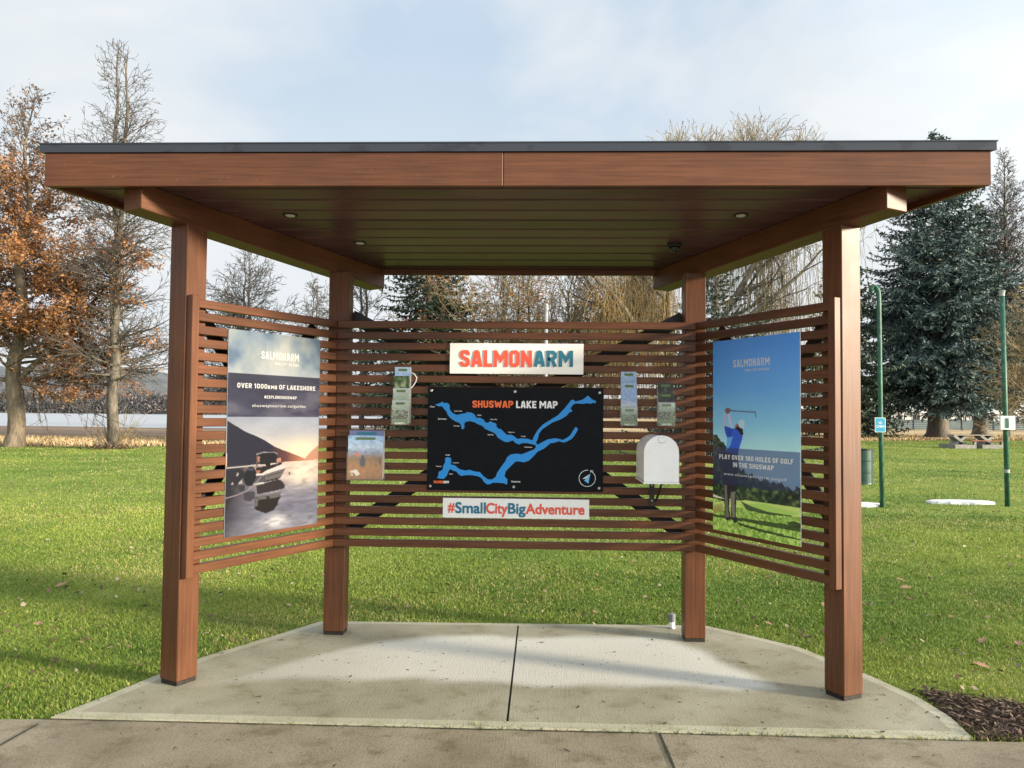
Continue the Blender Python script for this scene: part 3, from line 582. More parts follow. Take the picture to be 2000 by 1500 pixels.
def glyphs():
    l, r, b, t = HW, .62-HW, HW, 1-HW; G = {}
    O = [(.20, b), (.42, b), (r, .22), (r, .78), (.42, t), (.20, t), (l, .78), (l, .22)]
    G['O'] = G['0'] = (.62, [(O, 1)]); G['8'] = (.62, [(O, 1), ([(l, .5), (r, .5)], 0)])
    G['S'] = (.60, [([(r-.02, .69), (r-.02, .80), (.42, t), (.20, t), (l, .80), (l, .66), (.16, .57), (.44, .44), (r-.02, .35), (r-.02, .2), (.42, b), (.20, b), (l, .2), (l, .31)], 0)])
    G['A'] = (.66, [([(.095, 0), (.27, .92)], 0), ([(.39, .92), (.565, 0)], 0), ([(.24, .90), (.42, .90)], 0), ([(.2, .27), (.46, .27)], 0)])
    G['L'] = (.50, [([(l, 1), (l, b), (.5, b)], 0)]); G['M'] = (.86, [([(l, 0), (l, 1)], 0), ([(.755, 0), (.755, 1)], 0), ([(l+.03, .9), (.43, .42), (.725, .9)], 0)])
    G['N'] = (.66, [([(l, 0), (l, 1)], 0), ([(.555, 0), (.555, 1)], 0), ([(l+.02, .88), (.535, .12)], 0)])
    P_ = [(l, 0), (l, t), (.40, t), (r, .79), (r, .60), (.40, .47), (l, .47)]; G['P'] = (.60, [(P_, 0)]); G['R'] = (.64, [(P_, 0), ([(.34, .45), (.53, 0)], 0)])
    G['H'] = (.62, [([(l, 0), (l, 1)], 0), ([(r, 0), (r, 1)], 0), ([(l, .5), (r, .5)], 0)]); G['U'] = (.62, [([(l, 1), (l, .22), (.20, b), (.42, b), (r, .22), (r, 1)], 0)])
    G['W'] = (.92, [([(.09, 1), (.25, .06)], 0), ([(.25, .06), (.46, .8)], 0), ([(.46, .8), (.67, .06)], 0), ([(.67, .06), (.83, 1)], 0)]); G['K'] = (.64, [([(l, 0), (l, 1)], 0), ([(.55, 1), (.2, .5)], 0), ([(.2, .55), (.55, 0)], 0)])
    G['E'] = (.54, [([(.54, t), (l, t), (l, b), (.54, b)], 0), ([(l, .5), (.48, .5)], 0)]); G['F'] = (.52, [([(.52, t), (l, t), (l, 0)], 0), ([(l, .47), (.47, .47)], 0)])
    C = [(r, .66), (r, .78), (.42, t), (.20, t), (l, .78), (l, .22), (.20, b), (.42, b), (r, .22)]; G['C'] = (.60, [(C+[(r, .34)], 0)]); G['G'] = (.62, [(C+[(r, .46), (.33, .46)], 0)])
    G['I'] = (.21, [([(l, 0), (l, 1)], 0)]); G['D'] = (.62, [([(l, b), (.40, b), (r, .25), (r, .75), (.40, t), (l, t)], 1)]); G['B'] = (.62, [([(l, b), (.42, b), (r, .25), (r, .75), (.42, t), (l, t)], 1), ([(l, .5), (.45, .5)], 0)])
    G['V'] = (.64, [([(.09, 1), (.29, .05)], 0), ([(.35, .05), (.55, 1)], 0), ([(.26, .07), (.38, .07)], 0)]); G['Y'] = (.62, [([(.09, 1), (.31, .47)], 0), ([(.53, 1), (.31, .47)], 0), ([(.31, .5), (.31, 0)], 0)]); G['1'] = (.40, [([(.04, .77), (.2, .87)], 0), ([(.27, 0), (.27, 1)], 0)])
    G['X'] = (.64, [([(.09, 1), (.55, 0)], 0), ([(.55, 1), (.09, 0)], 0)]); G['T'] = (.58, [([(0, t), (.58, t)], 0), ([(.29, 0), (.29, t)], 0)]); G[','] = (.2, [([(l, .16), (l-.02, -.05)], 0)])
    G['#'] = (.66, [([(.2, .05), (.28, .95)], 0), ([(.4, .05), (.48, .95)], 0), ([(.05, .35), (.6, .35)], 0), ([(.07, .65), (.62, .65)], 0)])
    for c in 'KMS': w_, g_ = G[c]; G[c.lower()] = (w_*.78, [([(x*.78, y*.74) for x, y in p], k) for p, k in g_])
    return G
GL = glyphs()
def block(txt, panel, box, mat, parent, name='lettering', off=0.0012, depth=0.0006, hw=HW, gap=0.09):
    """heavy block capitals drawn as mitred strokes, fitted to box"""
    strokes = []; x = 0
    for ch in txt:
        if ch == ' ': x += 0.30; continue
        w_, st = GL[ch]
        for p, closed in st: strokes.append(([(a+x, b_) for a, b_ in p], closed))
        x += w_+gap
    Wt = x-gap; u0, v0, u1, v1 = box; mb = MB()
    for si, (p, closed) in enumerate(strokes):
        q = [Vector((a, b_, 0)) for a, b_ in p]; n = len(q); Lf, Rt = [], []
        for i in range(n):
            e1 = (q[i]-q[i-1]) if (i > 0 or closed) else (q[1]-q[0]); e2 = (q[(i+1) % n]-q[i]) if (i < n-1 or closed) else e1
            if i == 0 and not closed: e1 = e2
            e1 = e1.normalized(); e2 = e2.normalized(); n1 = Vector((-e1.y, e1.x, 0)); n2 = Vector((-e2.y, e2.x, 0)); m = (n1+n2); m = m.normalized() if m.length > 1e-6 else n1; k = hw/max(0.5, m.dot(n1))
            Lf.append(q[i]+m*k); Rt.append(q[i]-m*k)
        oo = off+0.00006*(si % 6); M_ = lambda v, d_: panel.p(u0+(u1-u0)*v.x/Wt, v1+(v0-v1)*v.y, d_)
        for i in range(n if closed else n-1):
            j = (i+1) % n; f4 = [Lf[i], Lf[j], Rt[j], Rt[i]]
            if depth: mb.prism([M_(v, oo) for v in f4], [M_(v, oo+depth) for v in f4])
            else: mb.add([M_(v, oo) for v in f4], [(0, 1, 2, 3)])
    return mb.build(name, mat, parent)
def poly_on(panel, uv, mat, parent, name, off=0.001, depth=0.0006):
    a = [panel.p(u, v, off-depth) for u, v in uv]; b_ = [panel.p(u, v, off) for u, v in uv]
    return MB().prism(a, b_).build(name, mat, parent)
def bil(corners):
    """inverse bilinear: traced outline coordinates to panel fractions"""
    (ax, ay), (bx, by), (cx, cy), (dx, dy) = corners   # TL TR BR BL
    def f(x, y):
        x = np.asarray(x, float); y = np.asarray(y, float); u = np.full(x.shape, .5); v = np.full(x.shape, .5)
        for _ in range(12):
            px = ax*(1-u)*(1-v)+bx*u*(1-v)+cx*u*v+dx*(1-u)*v; py = ay*(1-u)*(1-v)+by*u*(1-v)+cy*u*v+dy*(1-u)*v
            ju = (bx-ax)*(1-v)+(cx-dx)*v; jv = (dx-ax)*(1-u)+(cx-bx)*u; ku = (by-ay)*(1-v)+(cy-dy)*v; kv = (dy-ay)*(1-u)+(cy-by)*u
            det = ju*kv-jv*ku; ex, ey = x-px, y-py; u = u+(ex*kv-jv*ey)/det; v = v+(ju*ey-ex*ku)/det
        return u, v
    return f
YS = yf-0.003
# --- town name board
pn = Panel((-0.478, YS-0.008, 2.152), (1, 0, 0), (0, -1, 0), 0.978, 0.224)
sg = empty('sign_board', (0.01, YS, 1.93), 'white sign board with the raised red and blue town name, above the lake map', 'sign')
board(pn, 'panel', M_white, sg, 0.008)
block('SALMON', pn, (0.077, 0.225, 0.617, 0.775), M_red, sg, depth=0.004)
block('ARM', pn, (0.630, 0.225, 0.923, 0.755), M_teal, sg, depth=0.004)
# --- hashtag board
pn = Panel((-0.516, YS-0.008, 1.020), (1, 0, 0), (0, -1, 0), 1.064, 0.142)
sg = empty('sign_board', (0.016, YS, 0.88), 'white narrow hashtag sign board in red and blue letters, below the lake map', 'sign')
board(pn, 'panel', M_white, sg, 0.008)
for txt, u0, u1, v0, v1, m in (('#', .036, .080, .28, .74, M_red), ('Small', .088, .293, .22, .76, M_teal), ('City', .299, .442, .24, .92, M_red), ('Big', .449, .565, .24, .92, M_teal), ('Adventure', .570, .966, .26, .76, M_red)):
    lettering(txt, pn, (u0, v0, u1, v1), m, sg, bold=0.045, depth=0.002, spacing=0.99)
# --- lake map
pn = Panel((-0.634, YS-0.012, 1.829), (1, 0, 0), (0, -1, 0), 1.280, 0.752)
mpo = empty('map_board', (0.006, YS, 1.08), 'black lake map board with blue lake shape and six steel screws', 'map')
board(pn, 'panel', M_map, mpo, 0.012)
B = bil(((38, 98), (1922, 98), (1926, 1228), (26, 1208)))
def on_map(pts): u, v = B([p[0] for p in pts], [p[1] for p in pts]); return list(zip(u, v))
lake_w = [(112, 292), (160, 275), (195, 258), (208, 275), (240, 268), (270, 290), (272, 340), (300, 378), (345, 400), (400, 388), (445, 380), (460, 368), (510, 375), (545, 400), (560, 430), (600, 430), (640, 450), (655, 478), (690, 485), (705, 466), (740, 480), (775, 490), (780, 530), (810, 552), (825, 548), (850, 575), (890, 612), (940, 612), (975, 632), (1000, 655), (1050, 650), (1120, 655), (1165, 672), (1195, 690), (1215, 712), (1200, 720), (1160, 712), (1110, 700), (1060, 700), (1020, 716), (985, 700), (955, 672), (930, 680), (905, 692), (860, 685), (820, 660), (790, 640), (770, 605), (740, 585), (690, 565), (650, 545), (625, 515), (580, 500), (540, 478), (490, 465), (440, 475), (430, 500), (432, 540), (415, 555), (398, 545), (395, 510), (375, 485), (330, 468), (280, 435), (250, 400), (235, 360), (205, 330), (190, 308), (150, 308)]
lake_n = [(1165, 672), (1185, 620), (1225, 555), (1280, 495), (1370, 440), (1440, 395), (1510, 320), (1560, 255), (1575, 232), (1600, 225), (1625, 245), (1700, 225), (1735, 200), (1755, 180), (1775, 195), (1800, 220), (1845, 240), (1840, 262), (1810, 258), (1780, 270), (1760, 262), (1700, 270), (1630, 265), (1600, 280), (1570, 320), (1595, 352), (1560, 365), (1530, 400), (1480, 435), (1430, 455), (1380, 475), (1320, 515), (1265, 555), (1235, 600), (1225, 650), (1205, 690), (1210, 712), (1195, 712)]
lake_s = [(1195, 712), (1212, 705), (1222, 718), (1270, 690), (1330, 660), (1410, 646), (1460, 655), (1490, 665), (1530, 645), (1570, 615), (1600, 565), (1630, 520), (1655, 548), (1620, 610), (1590, 650), (1540, 680), (1500, 692), (1450, 678), (1400, 695), (1360, 700), (1290, 760), (1225, 790), (1170, 850), (1130, 890), (1080, 908), (1020, 900), (985, 900), (950, 935), (900, 985), (880, 1005), (868, 1060), (900, 1095), (895, 1150), (860, 1135), (800, 1130), (740, 1130), (710, 1145), (680, 1148), (645, 1120), (620, 1080), (580, 1060), (520, 1050), (460, 1048), (400, 1058), (370, 1040), (345, 1010), (310, 1000), (280, 985), (265, 1000), (240, 1060), (210, 1090), (170, 1088), (135, 1078), (150, 1060), (155, 1015), (195, 995), (205, 945), (225, 910), (222, 870), (245, 856), (285, 862), (292, 895), (285, 935), (330, 945), (380, 985), (440, 1000), (490, 992), (545, 1010), (600, 1015), (640, 1060), (690, 1095), (735, 1095), (770, 1070), (790, 1020), (830, 960), (880, 890), (890, 860), (930, 825), (990, 815), (1050, 822), (1120, 795), (1180, 770), (1205, 745)]
for i, pts in enumerate((lake_w, lake_n, lake_s)):
    poly_on(pn, on_map(pts), M_blue, mpo, 'lake_shape', 0.0012+0.0004*i)
def on_box(x0, y0, x1, y1):
    u, v = B([x0, x1], [y0, y1]); return (u[0], v[0], u[1], v[1])
block('SHUSWAP', pn, on_box(517, 243, 955, 320), M_orange, mpo, depth=0.0006)
block('LAKE MAP', pn, on_box(988, 243, 1432, 322), M_ink, mpo, depth=0.0006)
for txt, x0, y0, x1, y1 in (('Chase', 57, 305, 107, 319), ('Scotch Creek', 322, 351, 405, 364), ('Sorrento', 146, 434, 237, 452), ('Celista', 572, 394, 614, 407), ('Blind Bay', 316, 514, 378, 528), ('Magna Bay', 711, 440, 784, 454), ('Eagle Bay', 684, 606, 746, 620), ('Anglemont', 902, 578, 974, 592), ('St. Ives', 1044, 621, 1090, 634), ('Cinnemousun', 1080, 737, 1162, 751), ('Herald', 228, 826, 274, 839), ('Sunnybrae', 306, 911, 375, 924), ('Tappen', 122, 949, 184, 962), ('Canoe', 266, 1029, 306, 1042), ('Sicamous', 941, 1106, 1038, 1126)):
    lettering(txt, pn, on_box(x0, y0, x1, y1), M_ink, mpo, name='place_name', bold=0.02, depth=0)
block('SALMON', pn, on_box(100, 1108, 205, 1138), M_orange, mpo, depth=0); block('ARM', pn, on_box(207, 1110, 264, 1138), M_ink, mpo, depth=0)
# compass ring with its arrow
ring = []; cu_, cv_ = B([1757], [1080]); cu_, cv_ = cu_[0], cv_[0]; rr_ = 0.0475
mb = MB(); m_ = 44
for k in range(m_):
    a0, a1 = -1.18+2*math.pi*0.955*k/m_, -1.18+2*math.pi*0.955*(k+1)/m_
    q = [(cu_+r_*math.cos(a)*1.0, cv_+r_*math.sin(a)*pn.W/pn.H) for a, r_ in ((a0, rr_), (a1, rr_), (a1, rr_-0.0032), (a0, rr_-0.0032))]
    mb.prism([pn.p(u, v, 0.0004) for u, v in q], [pn.p(u, v, 0.0012) for u, v in q])
mb.build('compass_ring', M_grey, mpo)
M_arrow, _, _ = new_mat('arrow_blue', (0.12, 0.45, 0.80), 0.5)
poly_on(pn, on_map([(1702, 1088), (1790, 1030), (1745, 1082)]), M_grey, mpo, 'compass_arrow'); poly_on(pn, on_map([(1745, 1082), (1790, 1030), (1770, 1136), (1725, 1105)]), M_arrow, mpo, 'compass_arrow', 0.0016)
lettering('N', pn, on_box(1793, 990, 1817, 1018), M_grey, mpo, bold=0.03, depth=0)
for x, y in ((74, 138), (976, 142), (1884, 147), (63, 1167), (968, 1174), (1885, 1186)):
    u, v = B([x], [y]); MB().lathe(pn.p(u[0], v[0], 0), (0, -1, 0), [(0.0105, 0), (0.0105, 0.002), (0.008, 0.004), (0.003, 0.004), (0.0028, 0.0015)], 16).build('screw', M_screw, mpo)
# --- printed posters as painted grids
def raster(nu, nv): U, V = np.meshgrid((np.arange(nu)+.5)/nu, (np.arange(nv)+.5)/nv); return U, V, np.zeros((nv, nu, 3))
def srgb(r, g_, b_): return np.array([((c/255+0.055)/1.055)**2.4 if c > 10 else c/255/12.92 for c in (r, g_, b_)])
def mixc(img, mask, c): m = np.clip(mask, 0, 1)[..., None]; img[:] = img*(1-m)+np.asarray(c)*m
def grad(V, stops):
    xs = [s_[0] for s_ in stops]; cs = np.array([s_[1] for s_ in stops]); return np.stack([np.interp(V, xs, cs[:, k]) for k in range(3)], -1)
def pmask(U, V, uv): return inpoly(U, V, uv).astype(float)
def print_sheet(name, panel, img, parent, off, mat=None, curve=None):
    nv, nu = img.shape[:2]; us = np.linspace(0, 1, nu); vv = np.linspace(0, 1, nv); U, V = np.meshgrid(us, vv)
    P0 = np.array(panel.P0); co = P0 + U[..., None]*panel.W*np.array(panel.ux) - V[..., None]*panel.H*np.array([0, 0, 1.]) + off*np.array(panel.n)
    if curve is not None: co = co + curve(U, V)[..., None]*np.array(panel.n)
    idx = np.arange(nu*nv).reshape(nv, nu); F = np.stack([idx[:-1, :-1], idx[1:, :-1], idx[1:, 1:], idx[:-1, 1:]], -1).reshape(-1, 4)
    C = np.ones((nv, nu, 4)); C[..., :3] = img
    return link(name, np_mesh(name, co.reshape(-1, 3), F, mat or M_print, colors=C.reshape(-1, 4)), mat or M_print, parent)
Cl, dl_, nl = wing(-1); Cr, dr_, nr = wing(1)
HP = 1.312
pL = Panel(Cl+nl*(h+RO+0.008)+dl_*0.213+zv*2.156, dl_, nl, 0.831, HP)
pR = Panel(Cr+nr*(h+RO+0.008)+dr_*1.030+zv*2.156, -dr_, nr, 0.826, HP)
# boat poster
po = empty('poster_board', tuple(pL.p(.5, 1, -0.006)), 'printed poster of a motorboat on a calm lake at sunset, on the left slatted wing', 'poster')
board(pL, 'panel', M_white, po, 0.006)
U, V, img = raster(200, 316); T = bil(((58, 40), (680, 125), (652, 1365), (22, 1465)))
def tr(pts): u, v = T([p[0] for p in pts], [p[1] for p in pts]); return list(zip(u, v))
nA = fbm(U*1.0, V*1.6, 31, 5, 5); nB = fbm(U*1.0, V*4, 37, 4, 5); nC = fbm(U*2, V*14, 41, 6, 4)
img[:] = grad(nA, [(0.3, srgb(112, 138, 170)), (0.45, srgb(150, 172, 192)), (0.6, srgb(178, 192, 198)), (0.75, srgb(205, 212, 212))])
mixc(img, np.clip((V-0.16)/0.05, 0, 1)*np.clip(nB*2-0.5, 0, 1), srgb(205, 212, 222))
s2 = (V > 0.425); skyc = grad(np.clip((V-0.42)/0.24, 0, 1), [(0, srgb(172, 182, 205)), (0.35, srgb(200, 205, 218)), (0.7, srgb(222, 212, 205)), (1, srgb(250, 200, 165))])
skyc = skyc*(0.75+0.5*nB[..., None]); img[s2] = skyc[s2]
gl = np.exp(-(((U-0.80)/0.20)**2+((V-0.60)/0.055)**2)); mixc(img, gl*1.2*s2, srgb(255, 244, 215))
mount = tr([(40, 985), (44, 668), (110, 715), (160, 748), (215, 772), (270, 800), (345, 848), (400, 872), (450, 888), (520, 915), (570, 935), (570, 955), (300, 968)])
mk = pmask(U, V, mount); img[:] = img*(1-mk[..., None]) + mk[..., None]*grad(U, [(0, srgb(40, 42, 62)), (0.45, srgb(48, 46, 66)), (0.62, srgb(110, 72, 72)), (0.85, srgb(225, 150, 115))])*(0.85+0.3*nB[..., None])
mk = pmask(U, V, tr([(560, 930), (600, 885), (665, 838), (662, 945), (560, 952)])); mixc(img, mk*0.85, srgb(205, 140, 115))
wt = V > np.interp(U, [0, 1], [0.662, 0.653]); wc = grad(np.clip((V-0.655)/0.345, 0, 1), [(0, srgb(225, 200, 190)), (0.15, srgb(205, 185, 185)), (0.4, srgb(150, 148, 168)), (0.7, srgb(125, 128, 150)), (1, srgb(150, 152, 170))])
wc = wc*(0.55+0.9*nC[..., None]); img[wt] = wc[wt]
mk = wt*np.clip(1.1-U*2.2-(V-0.66)*1.6, 0, 1); mixc(img, mk*1.3, srgb(42, 40, 54))
mixc(img, wt*np.exp(-(((U-0.83)/0.2)**2+((V-0.72)/0.06)**2))*np.clip(nC*2, 0, 1), srgb(255, 246, 225))
mixc(img, wt*np.exp(-(((U-0.52)/0.12)**2+((V-0.955)/0.03)**2))*np.clip(nC*2.4-0.3, 0, 1)*1.3, srgb(225, 225, 232))
mixc(img, np.exp(-((V-np.interp(U, [0, 1], [0.668, 0.656]))/0.003)**2)*(U < 0.6), srgb(215, 208, 214))
nW = U+0.035*(nC-0.5)
t2 = lambda P_: tr([(x*0.605, 593+y*0.605) for x, y in P_])
for P_, c, k in (([(365, 860), (600, 788), (640, 800), (692, 882), (560, 920), (375, 955)], (52, 47, 52), 1), ([(230, 920), (345, 925), (350, 1000), (300, 1035), (240, 1020)], (52, 50, 62), .8), ([(352, 985), (640, 935), (632, 1000), (600, 1060), (560, 1130), (470, 1168), (352, 1125)], (34, 30, 34), 1),
                 ([(385, 965), (640, 925), (630, 985), (395, 1015)], (120, 118, 122), .75), ([(355, 995), (385, 985), (388, 1080), (357, 1100)], (112, 110, 114), .8), ([(480, 975), (520, 970), (515, 1000), (482, 1005)], (28, 26, 30), .9)):
    mixc(img, pmask(nW, V, t2(P_))*k, srgb(*c))
for P_, c in (([(360, 715), (370, 655), (480, 640), (640, 600), (662, 618), (480, 692), (430, 725)], (40, 36, 42)), ([(390, 522), (600, 515), (596, 600), (510, 605), (500, 625), (400, 618)], (34, 34, 44)), ([(368, 520), (381, 518), (382, 645), (370, 648)], (96, 84, 84)), ([(588, 515), (600, 512), (599, 640), (589, 645)], (120, 100, 96)),
              ([(380, 530), (410, 530), (405, 590), (384, 600)], (178, 126, 108)), ([(590, 555), (640, 548), (645, 590), (600, 602)], (206, 150, 130)), ([(470, 600), (520, 590), (522, 640), (475, 645)], (30, 28, 34)),
              ([(365, 742), (440, 742), (480, 722), (702, 655), (640, 762), (612, 786), (450, 822), (342, 836)], (116, 112, 116)), ([(365, 742), (470, 742), (466, 816), (342, 836)], (86, 84, 92)), ([(455, 805), (620, 765), (640, 762), (612, 786), (450, 822)], (44, 42, 48)), ([(480, 752), (655, 700), (650, 710), (482, 762)], (62, 60, 66)),
              ([(362, 730), (430, 722), (480, 688), (660, 618), (706, 636), (702, 660), (480, 726), (440, 745), (365, 746)], (226, 222, 222)), ([(338, 834), (452, 818), (448, 838), (352, 852)], (205, 203, 206)),
              ([(368, 502), (440, 482), (560, 479), (606, 498), (604, 512), (545, 500), (400, 510), (372, 516)], (150, 152, 158)), ([(378, 512), (440, 494), (560, 491), (598, 508), (596, 560), (500, 560), (420, 545)], (30, 34, 42)),
              ([(240, 725), (288, 648), (330, 640), (362, 692), (368, 772), (322, 862), (262, 858), (234, 792)], (27, 29, 42)), ([(262, 690), (295, 655), (335, 660), (340, 690)], (70, 74, 96)), ([(152, 752), (176, 700), (216, 682), (246, 702), (236, 762), (200, 802), (172, 838), (132, 868), (108, 838), (160, 782)], (38, 39, 50)), ([(158, 745), (172, 712), (190, 716), (172, 755)], (170, 168, 172)),
              ([(182, 828), (216, 788), (226, 832), (192, 846)], (176, 174, 180)), ([(108, 832), (128, 815), (132, 842), (112, 850)], (170, 168, 174)), ([(185, 850), (250, 850), (246, 905), (200, 925), (182, 890)], (56, 56, 68)), ([(105, 870), (150, 860), (140, 905), (112, 912)], (60, 60, 70)), ([(366, 690), (412, 684), (408, 712), (370, 722)], (176, 120, 102)), ([(730, 712), (748, 710), (748, 738), (732, 740)], (52, 56, 60))):
    mixc(img, pmask(U, V, t2(P_)), srgb(*c))
rope = tr([(255, 1052), (215, 1100), (160, 1150), (100, 1175), (32, 1196)])
for (a, b_) in zip(rope[:-1], rope[1:]):
    ab = np.array(b_)-np.array(a); t_ = np.clip(((U-a[0])*ab[0]+(V-a[1])*ab[1])/(ab@ab), 0, 1); dd_ = np.hypot((U-a[0]-t_*ab[0])*pL.W, (V-a[1]-t_*ab[1])*pL.H); mixc(img, np.clip(1.3-dd_/0.003, 0, 1), srgb(170, 165, 175))
bd = (V > 0.213)*(V < 0.4225); bc = grad(np.clip(nB+0.15*(V-0.3)/0.1, 0, 1), [(0.3, srgb(52, 54, 80)), (0.55, srgb(70, 72, 98)), (0.75, srgb(104, 104, 124))]); img[bd > 0] = bc[bd > 0]
print_sheet('print', pL, img*0.36, po, 0.0008)  # print colours scaled down to counter direct sun on this wing
def fit(x0, y0, x1, y1, x2, y2, x3, y3):
    u, v = T([x0, x1, x2, x3], [y0, y1, y2, y3]); return (float(np.mean([u[0], u[3]])), float(np.mean([v[0], v[1]])), float(np.mean([u[1], u[2]])), float(np.mean([v[2], v[3]])))
block('SALMONARM', pL, fit(258, 195, 518, 220, 518, 272, 258, 250), M_grey_sundim, po, off=0.002, depth=0, hw=0.088, gap=0.13)
block('SMALL CITY, BIG IDEAS', pL, fit(348, 275, 515, 286, 515, 306, 348, 294), M_grey_sundim, po, off=0.002, depth=0, hw=0.088, gap=0.13)
block('OVER 1000kms OF LAKESHORE', pL, fit(104, 414, 640, 440, 640, 470, 104, 448), M_ink_sundim, po, off=0.002, depth=0, hw=0.088, gap=0.13)
block('#EXPLORESHUSWAP', pL, fit(275, 500, 500, 508, 500, 528, 275, 521), M_ink_sundim, po, off=0.002, depth=0, hw=0.088, gap=0.13)
lettering('shuswaptourism.ca/guides', pL, fit(197, 558, 565, 566, 565, 592, 197, 584), M_ink_sundim, po, bold=0.01, off=0.002, depth=0, spacing=1.15)
# golf poster
po = empty('poster_board', tuple(pR.p(.5, 1, -0.006)), 'printed poster of a golfer in a blue shirt, on the right slatted wing', 'poster')
board(pR, 'panel', M_white, po, 0.006)
U, V, img = raster(200, 316); T = bil(((46, 100), (638, 25), (648, 1487), (55, 1370)))
nA = fbm(U, V*1.6, 51, 5, 5); nB = fbm(U, V*2.2, 57, 28, 3); nC = fbm(U, V*1.6, 61, 60, 2)
img[:] = grad(V, [(0, srgb(52, 110, 178)), (0.25, srgb(78, 136, 198)), (0.45, srgb(112, 165, 215)), (0.58, srgb(150, 188, 222)), (1, srgb(150, 190, 225))])*(0.94+0.12*nA[..., None])
ty = 0.735-0.02*U+0.05*fbm(U, U*0, 71, 30, 3)
woods = (V > np.interp(U, [0, .12, .2, .35, .6, 1], [0.52, 0.55, 0.60, 0.70, 0.735, 0.755])-0.05*fbm(U, U*0, 73, 26, 3)); wcol = grad(nB, [(0.3, srgb(18, 30, 28)), (0.6, srgb(44, 62, 40)), (0.8, srgb(92, 104, 62))]); img[woods] = wcol[woods]
turf = V > np.interp(U, [0, .2, .4, .6, .8, 1], [0.83, 0.85, 0.82, 0.835, 0.85, 0.87])
tcol = grad(nC, [(0.2, srgb(92, 122, 52)), (0.5, srgb(126, 158, 70)), (0.8, srgb(168, 190, 102))]); img[turf] = tcol[turf]
for pts, c, k in (([(55, 1185), (300, 1175), (650, 1225), (650, 1290), (420, 1250), (250, 1225), (55, 1215)], (176, 196, 108), .8), ([(240, 1205), (330, 1198), (420, 1200), (520, 1230), (640, 1262), (560, 1278), (430, 1248), (300, 1232)], (140, 172, 82), .9), ([(258, 1180), (330, 1215), (450, 1255), (600, 1275), (590, 1282), (430, 1270), (300, 1240)], (38, 52, 36), .9), ([(55, 1265), (300, 1300), (648, 1345), (648, 1385), (300, 1322), (55, 1282)], (34, 50, 30), .9), ([(240, 1325), (420, 1375), (648, 1432), (648, 1442), (400, 1390), (240, 1340)], (30, 44, 28), .9),
                  ([(560, 1325), (600, 1310), (645, 1325), (648, 1358), (590, 1345)], (36, 44, 30), .9), ([(60, 1205), (130, 1195), (132, 1250), (60, 1262)], (140, 128, 74), .7), ([(52, 1130), (130, 1160), (230, 1175), (240, 1185), (52, 1150)], (205, 196, 172), .9)):
    mixc(img, pmask(U, V, tr(pts))*k, srgb(*c))
# the pictured golfer
for pts, c in (([(133, 840), (240, 840), (242, 960), (232, 1080), (228, 1180), (225, 1270), (238, 1325), (212, 1328), (190, 1285), (188, 1115), (180, 1110), (176, 1230), (190, 1305), (160, 1312), (145, 1290), (140, 1170), (132, 1060)], (34, 32, 38)), ([(140, 1070), (158, 1075), (168, 1230), (178, 1290), (150, 1290), (144, 1170)], (96, 90, 84)), ([(190, 1120), (222, 1115), (215, 1200), (222, 1290), (200, 1290), (192, 1200)], (104, 98, 90)),
               ([(138, 672), (200, 690), (225, 690), (272, 715), (268, 760), (245, 830), (236, 870), (148, 850), (160, 755), (142, 715)], (40, 76, 168)), ([(160, 755), (200, 740), (185, 800), (150, 850)], (84, 140, 205)), ([(138, 672), (200, 690), (190, 750), (158, 735)], (34, 62, 150)),
               ([(120, 690), (132, 585), (150, 575), (148, 600), (138, 672), (136, 695)], (150, 148, 178)), ([(162, 590), (178, 585), (200, 680), (188, 690), (172, 660)], (160, 160, 188)), ([(140, 562), (158, 548), (182, 556), (180, 580), (162, 592), (145, 582)], (104, 74, 66)),
               ([(215, 690), (240, 668), (272, 690), (275, 730), (262, 738), (240, 705)], (30, 24, 28)), ([(212, 692), (240, 672), (238, 655), (222, 662)], (126, 86, 74)), ([(238, 650), (250, 632), (270, 628), (285, 642), (285, 665), (272, 692), (245, 680)], (150, 176, 214))):
    mixc(img, pmask(U, V, tr(pts)), srgb(*c))
club = tr([(182, 568), (265, 573), (355, 578), (361, 590), (360, 610)])
for (a, b_) in zip(club[:-1], club[1:]):
    ab = np.array(b_)-np.array(a); t_ = np.clip(((U-a[0])*ab[0]+(V-a[1])*ab[1])/(ab@ab), 0, 1); dd_ = np.hypot((U-a[0]-t_*ab[0])*pR.W, (V-a[1]-t_*ab[1])*pR.H); mixc(img, np.clip(1.5-dd_/0.004, 0, 1), srgb(70, 72, 84))
bm_ = pmask(U, V, tr([(48, 815), (640, 850), (645, 1118), (400, 1100), (260, 1080), (50, 1060)])); mixc(img, bm_*0.72, srgb(38, 44, 68))
print_sheet('print', pR, np.minimum(img*1.75, 0.88), po, 0.0008)  # print colours brightened to make up for the shade on this wing
block('SALMONARM', pR, fit(200, 220, 452, 198, 452, 256, 200, 272), M_grey, po, off=0.002, depth=0, hw=0.088, gap=0.13)
block('SMALL CITY, BIG IDEAS', pR, fit(283, 284, 450, 270, 450, 288, 283, 300), M_grey, po, off=0.002, depth=0, hw=0.088, gap=0.13)
block('PLAY OVER 180 HOLES OF GOLF', pR, fit(100, 866, 602, 893, 602, 930, 100, 896), M_ink, po, off=0.002, depth=0, hw=0.088, gap=0.13)
block('IN THE SHUSWAP', pR, fit(203, 920, 480, 938, 480, 975, 203, 950), M_ink, po, off=0.002, depth=0, hw=0.088, gap=0.13)
lettering('www.shuswaptourism.ca/golf', pR, fit(136, 990, 562, 1022, 562, 1050, 136, 1012), M_ink, po, bold=0.0, off=0.002, depth=0, spacing=1.2)

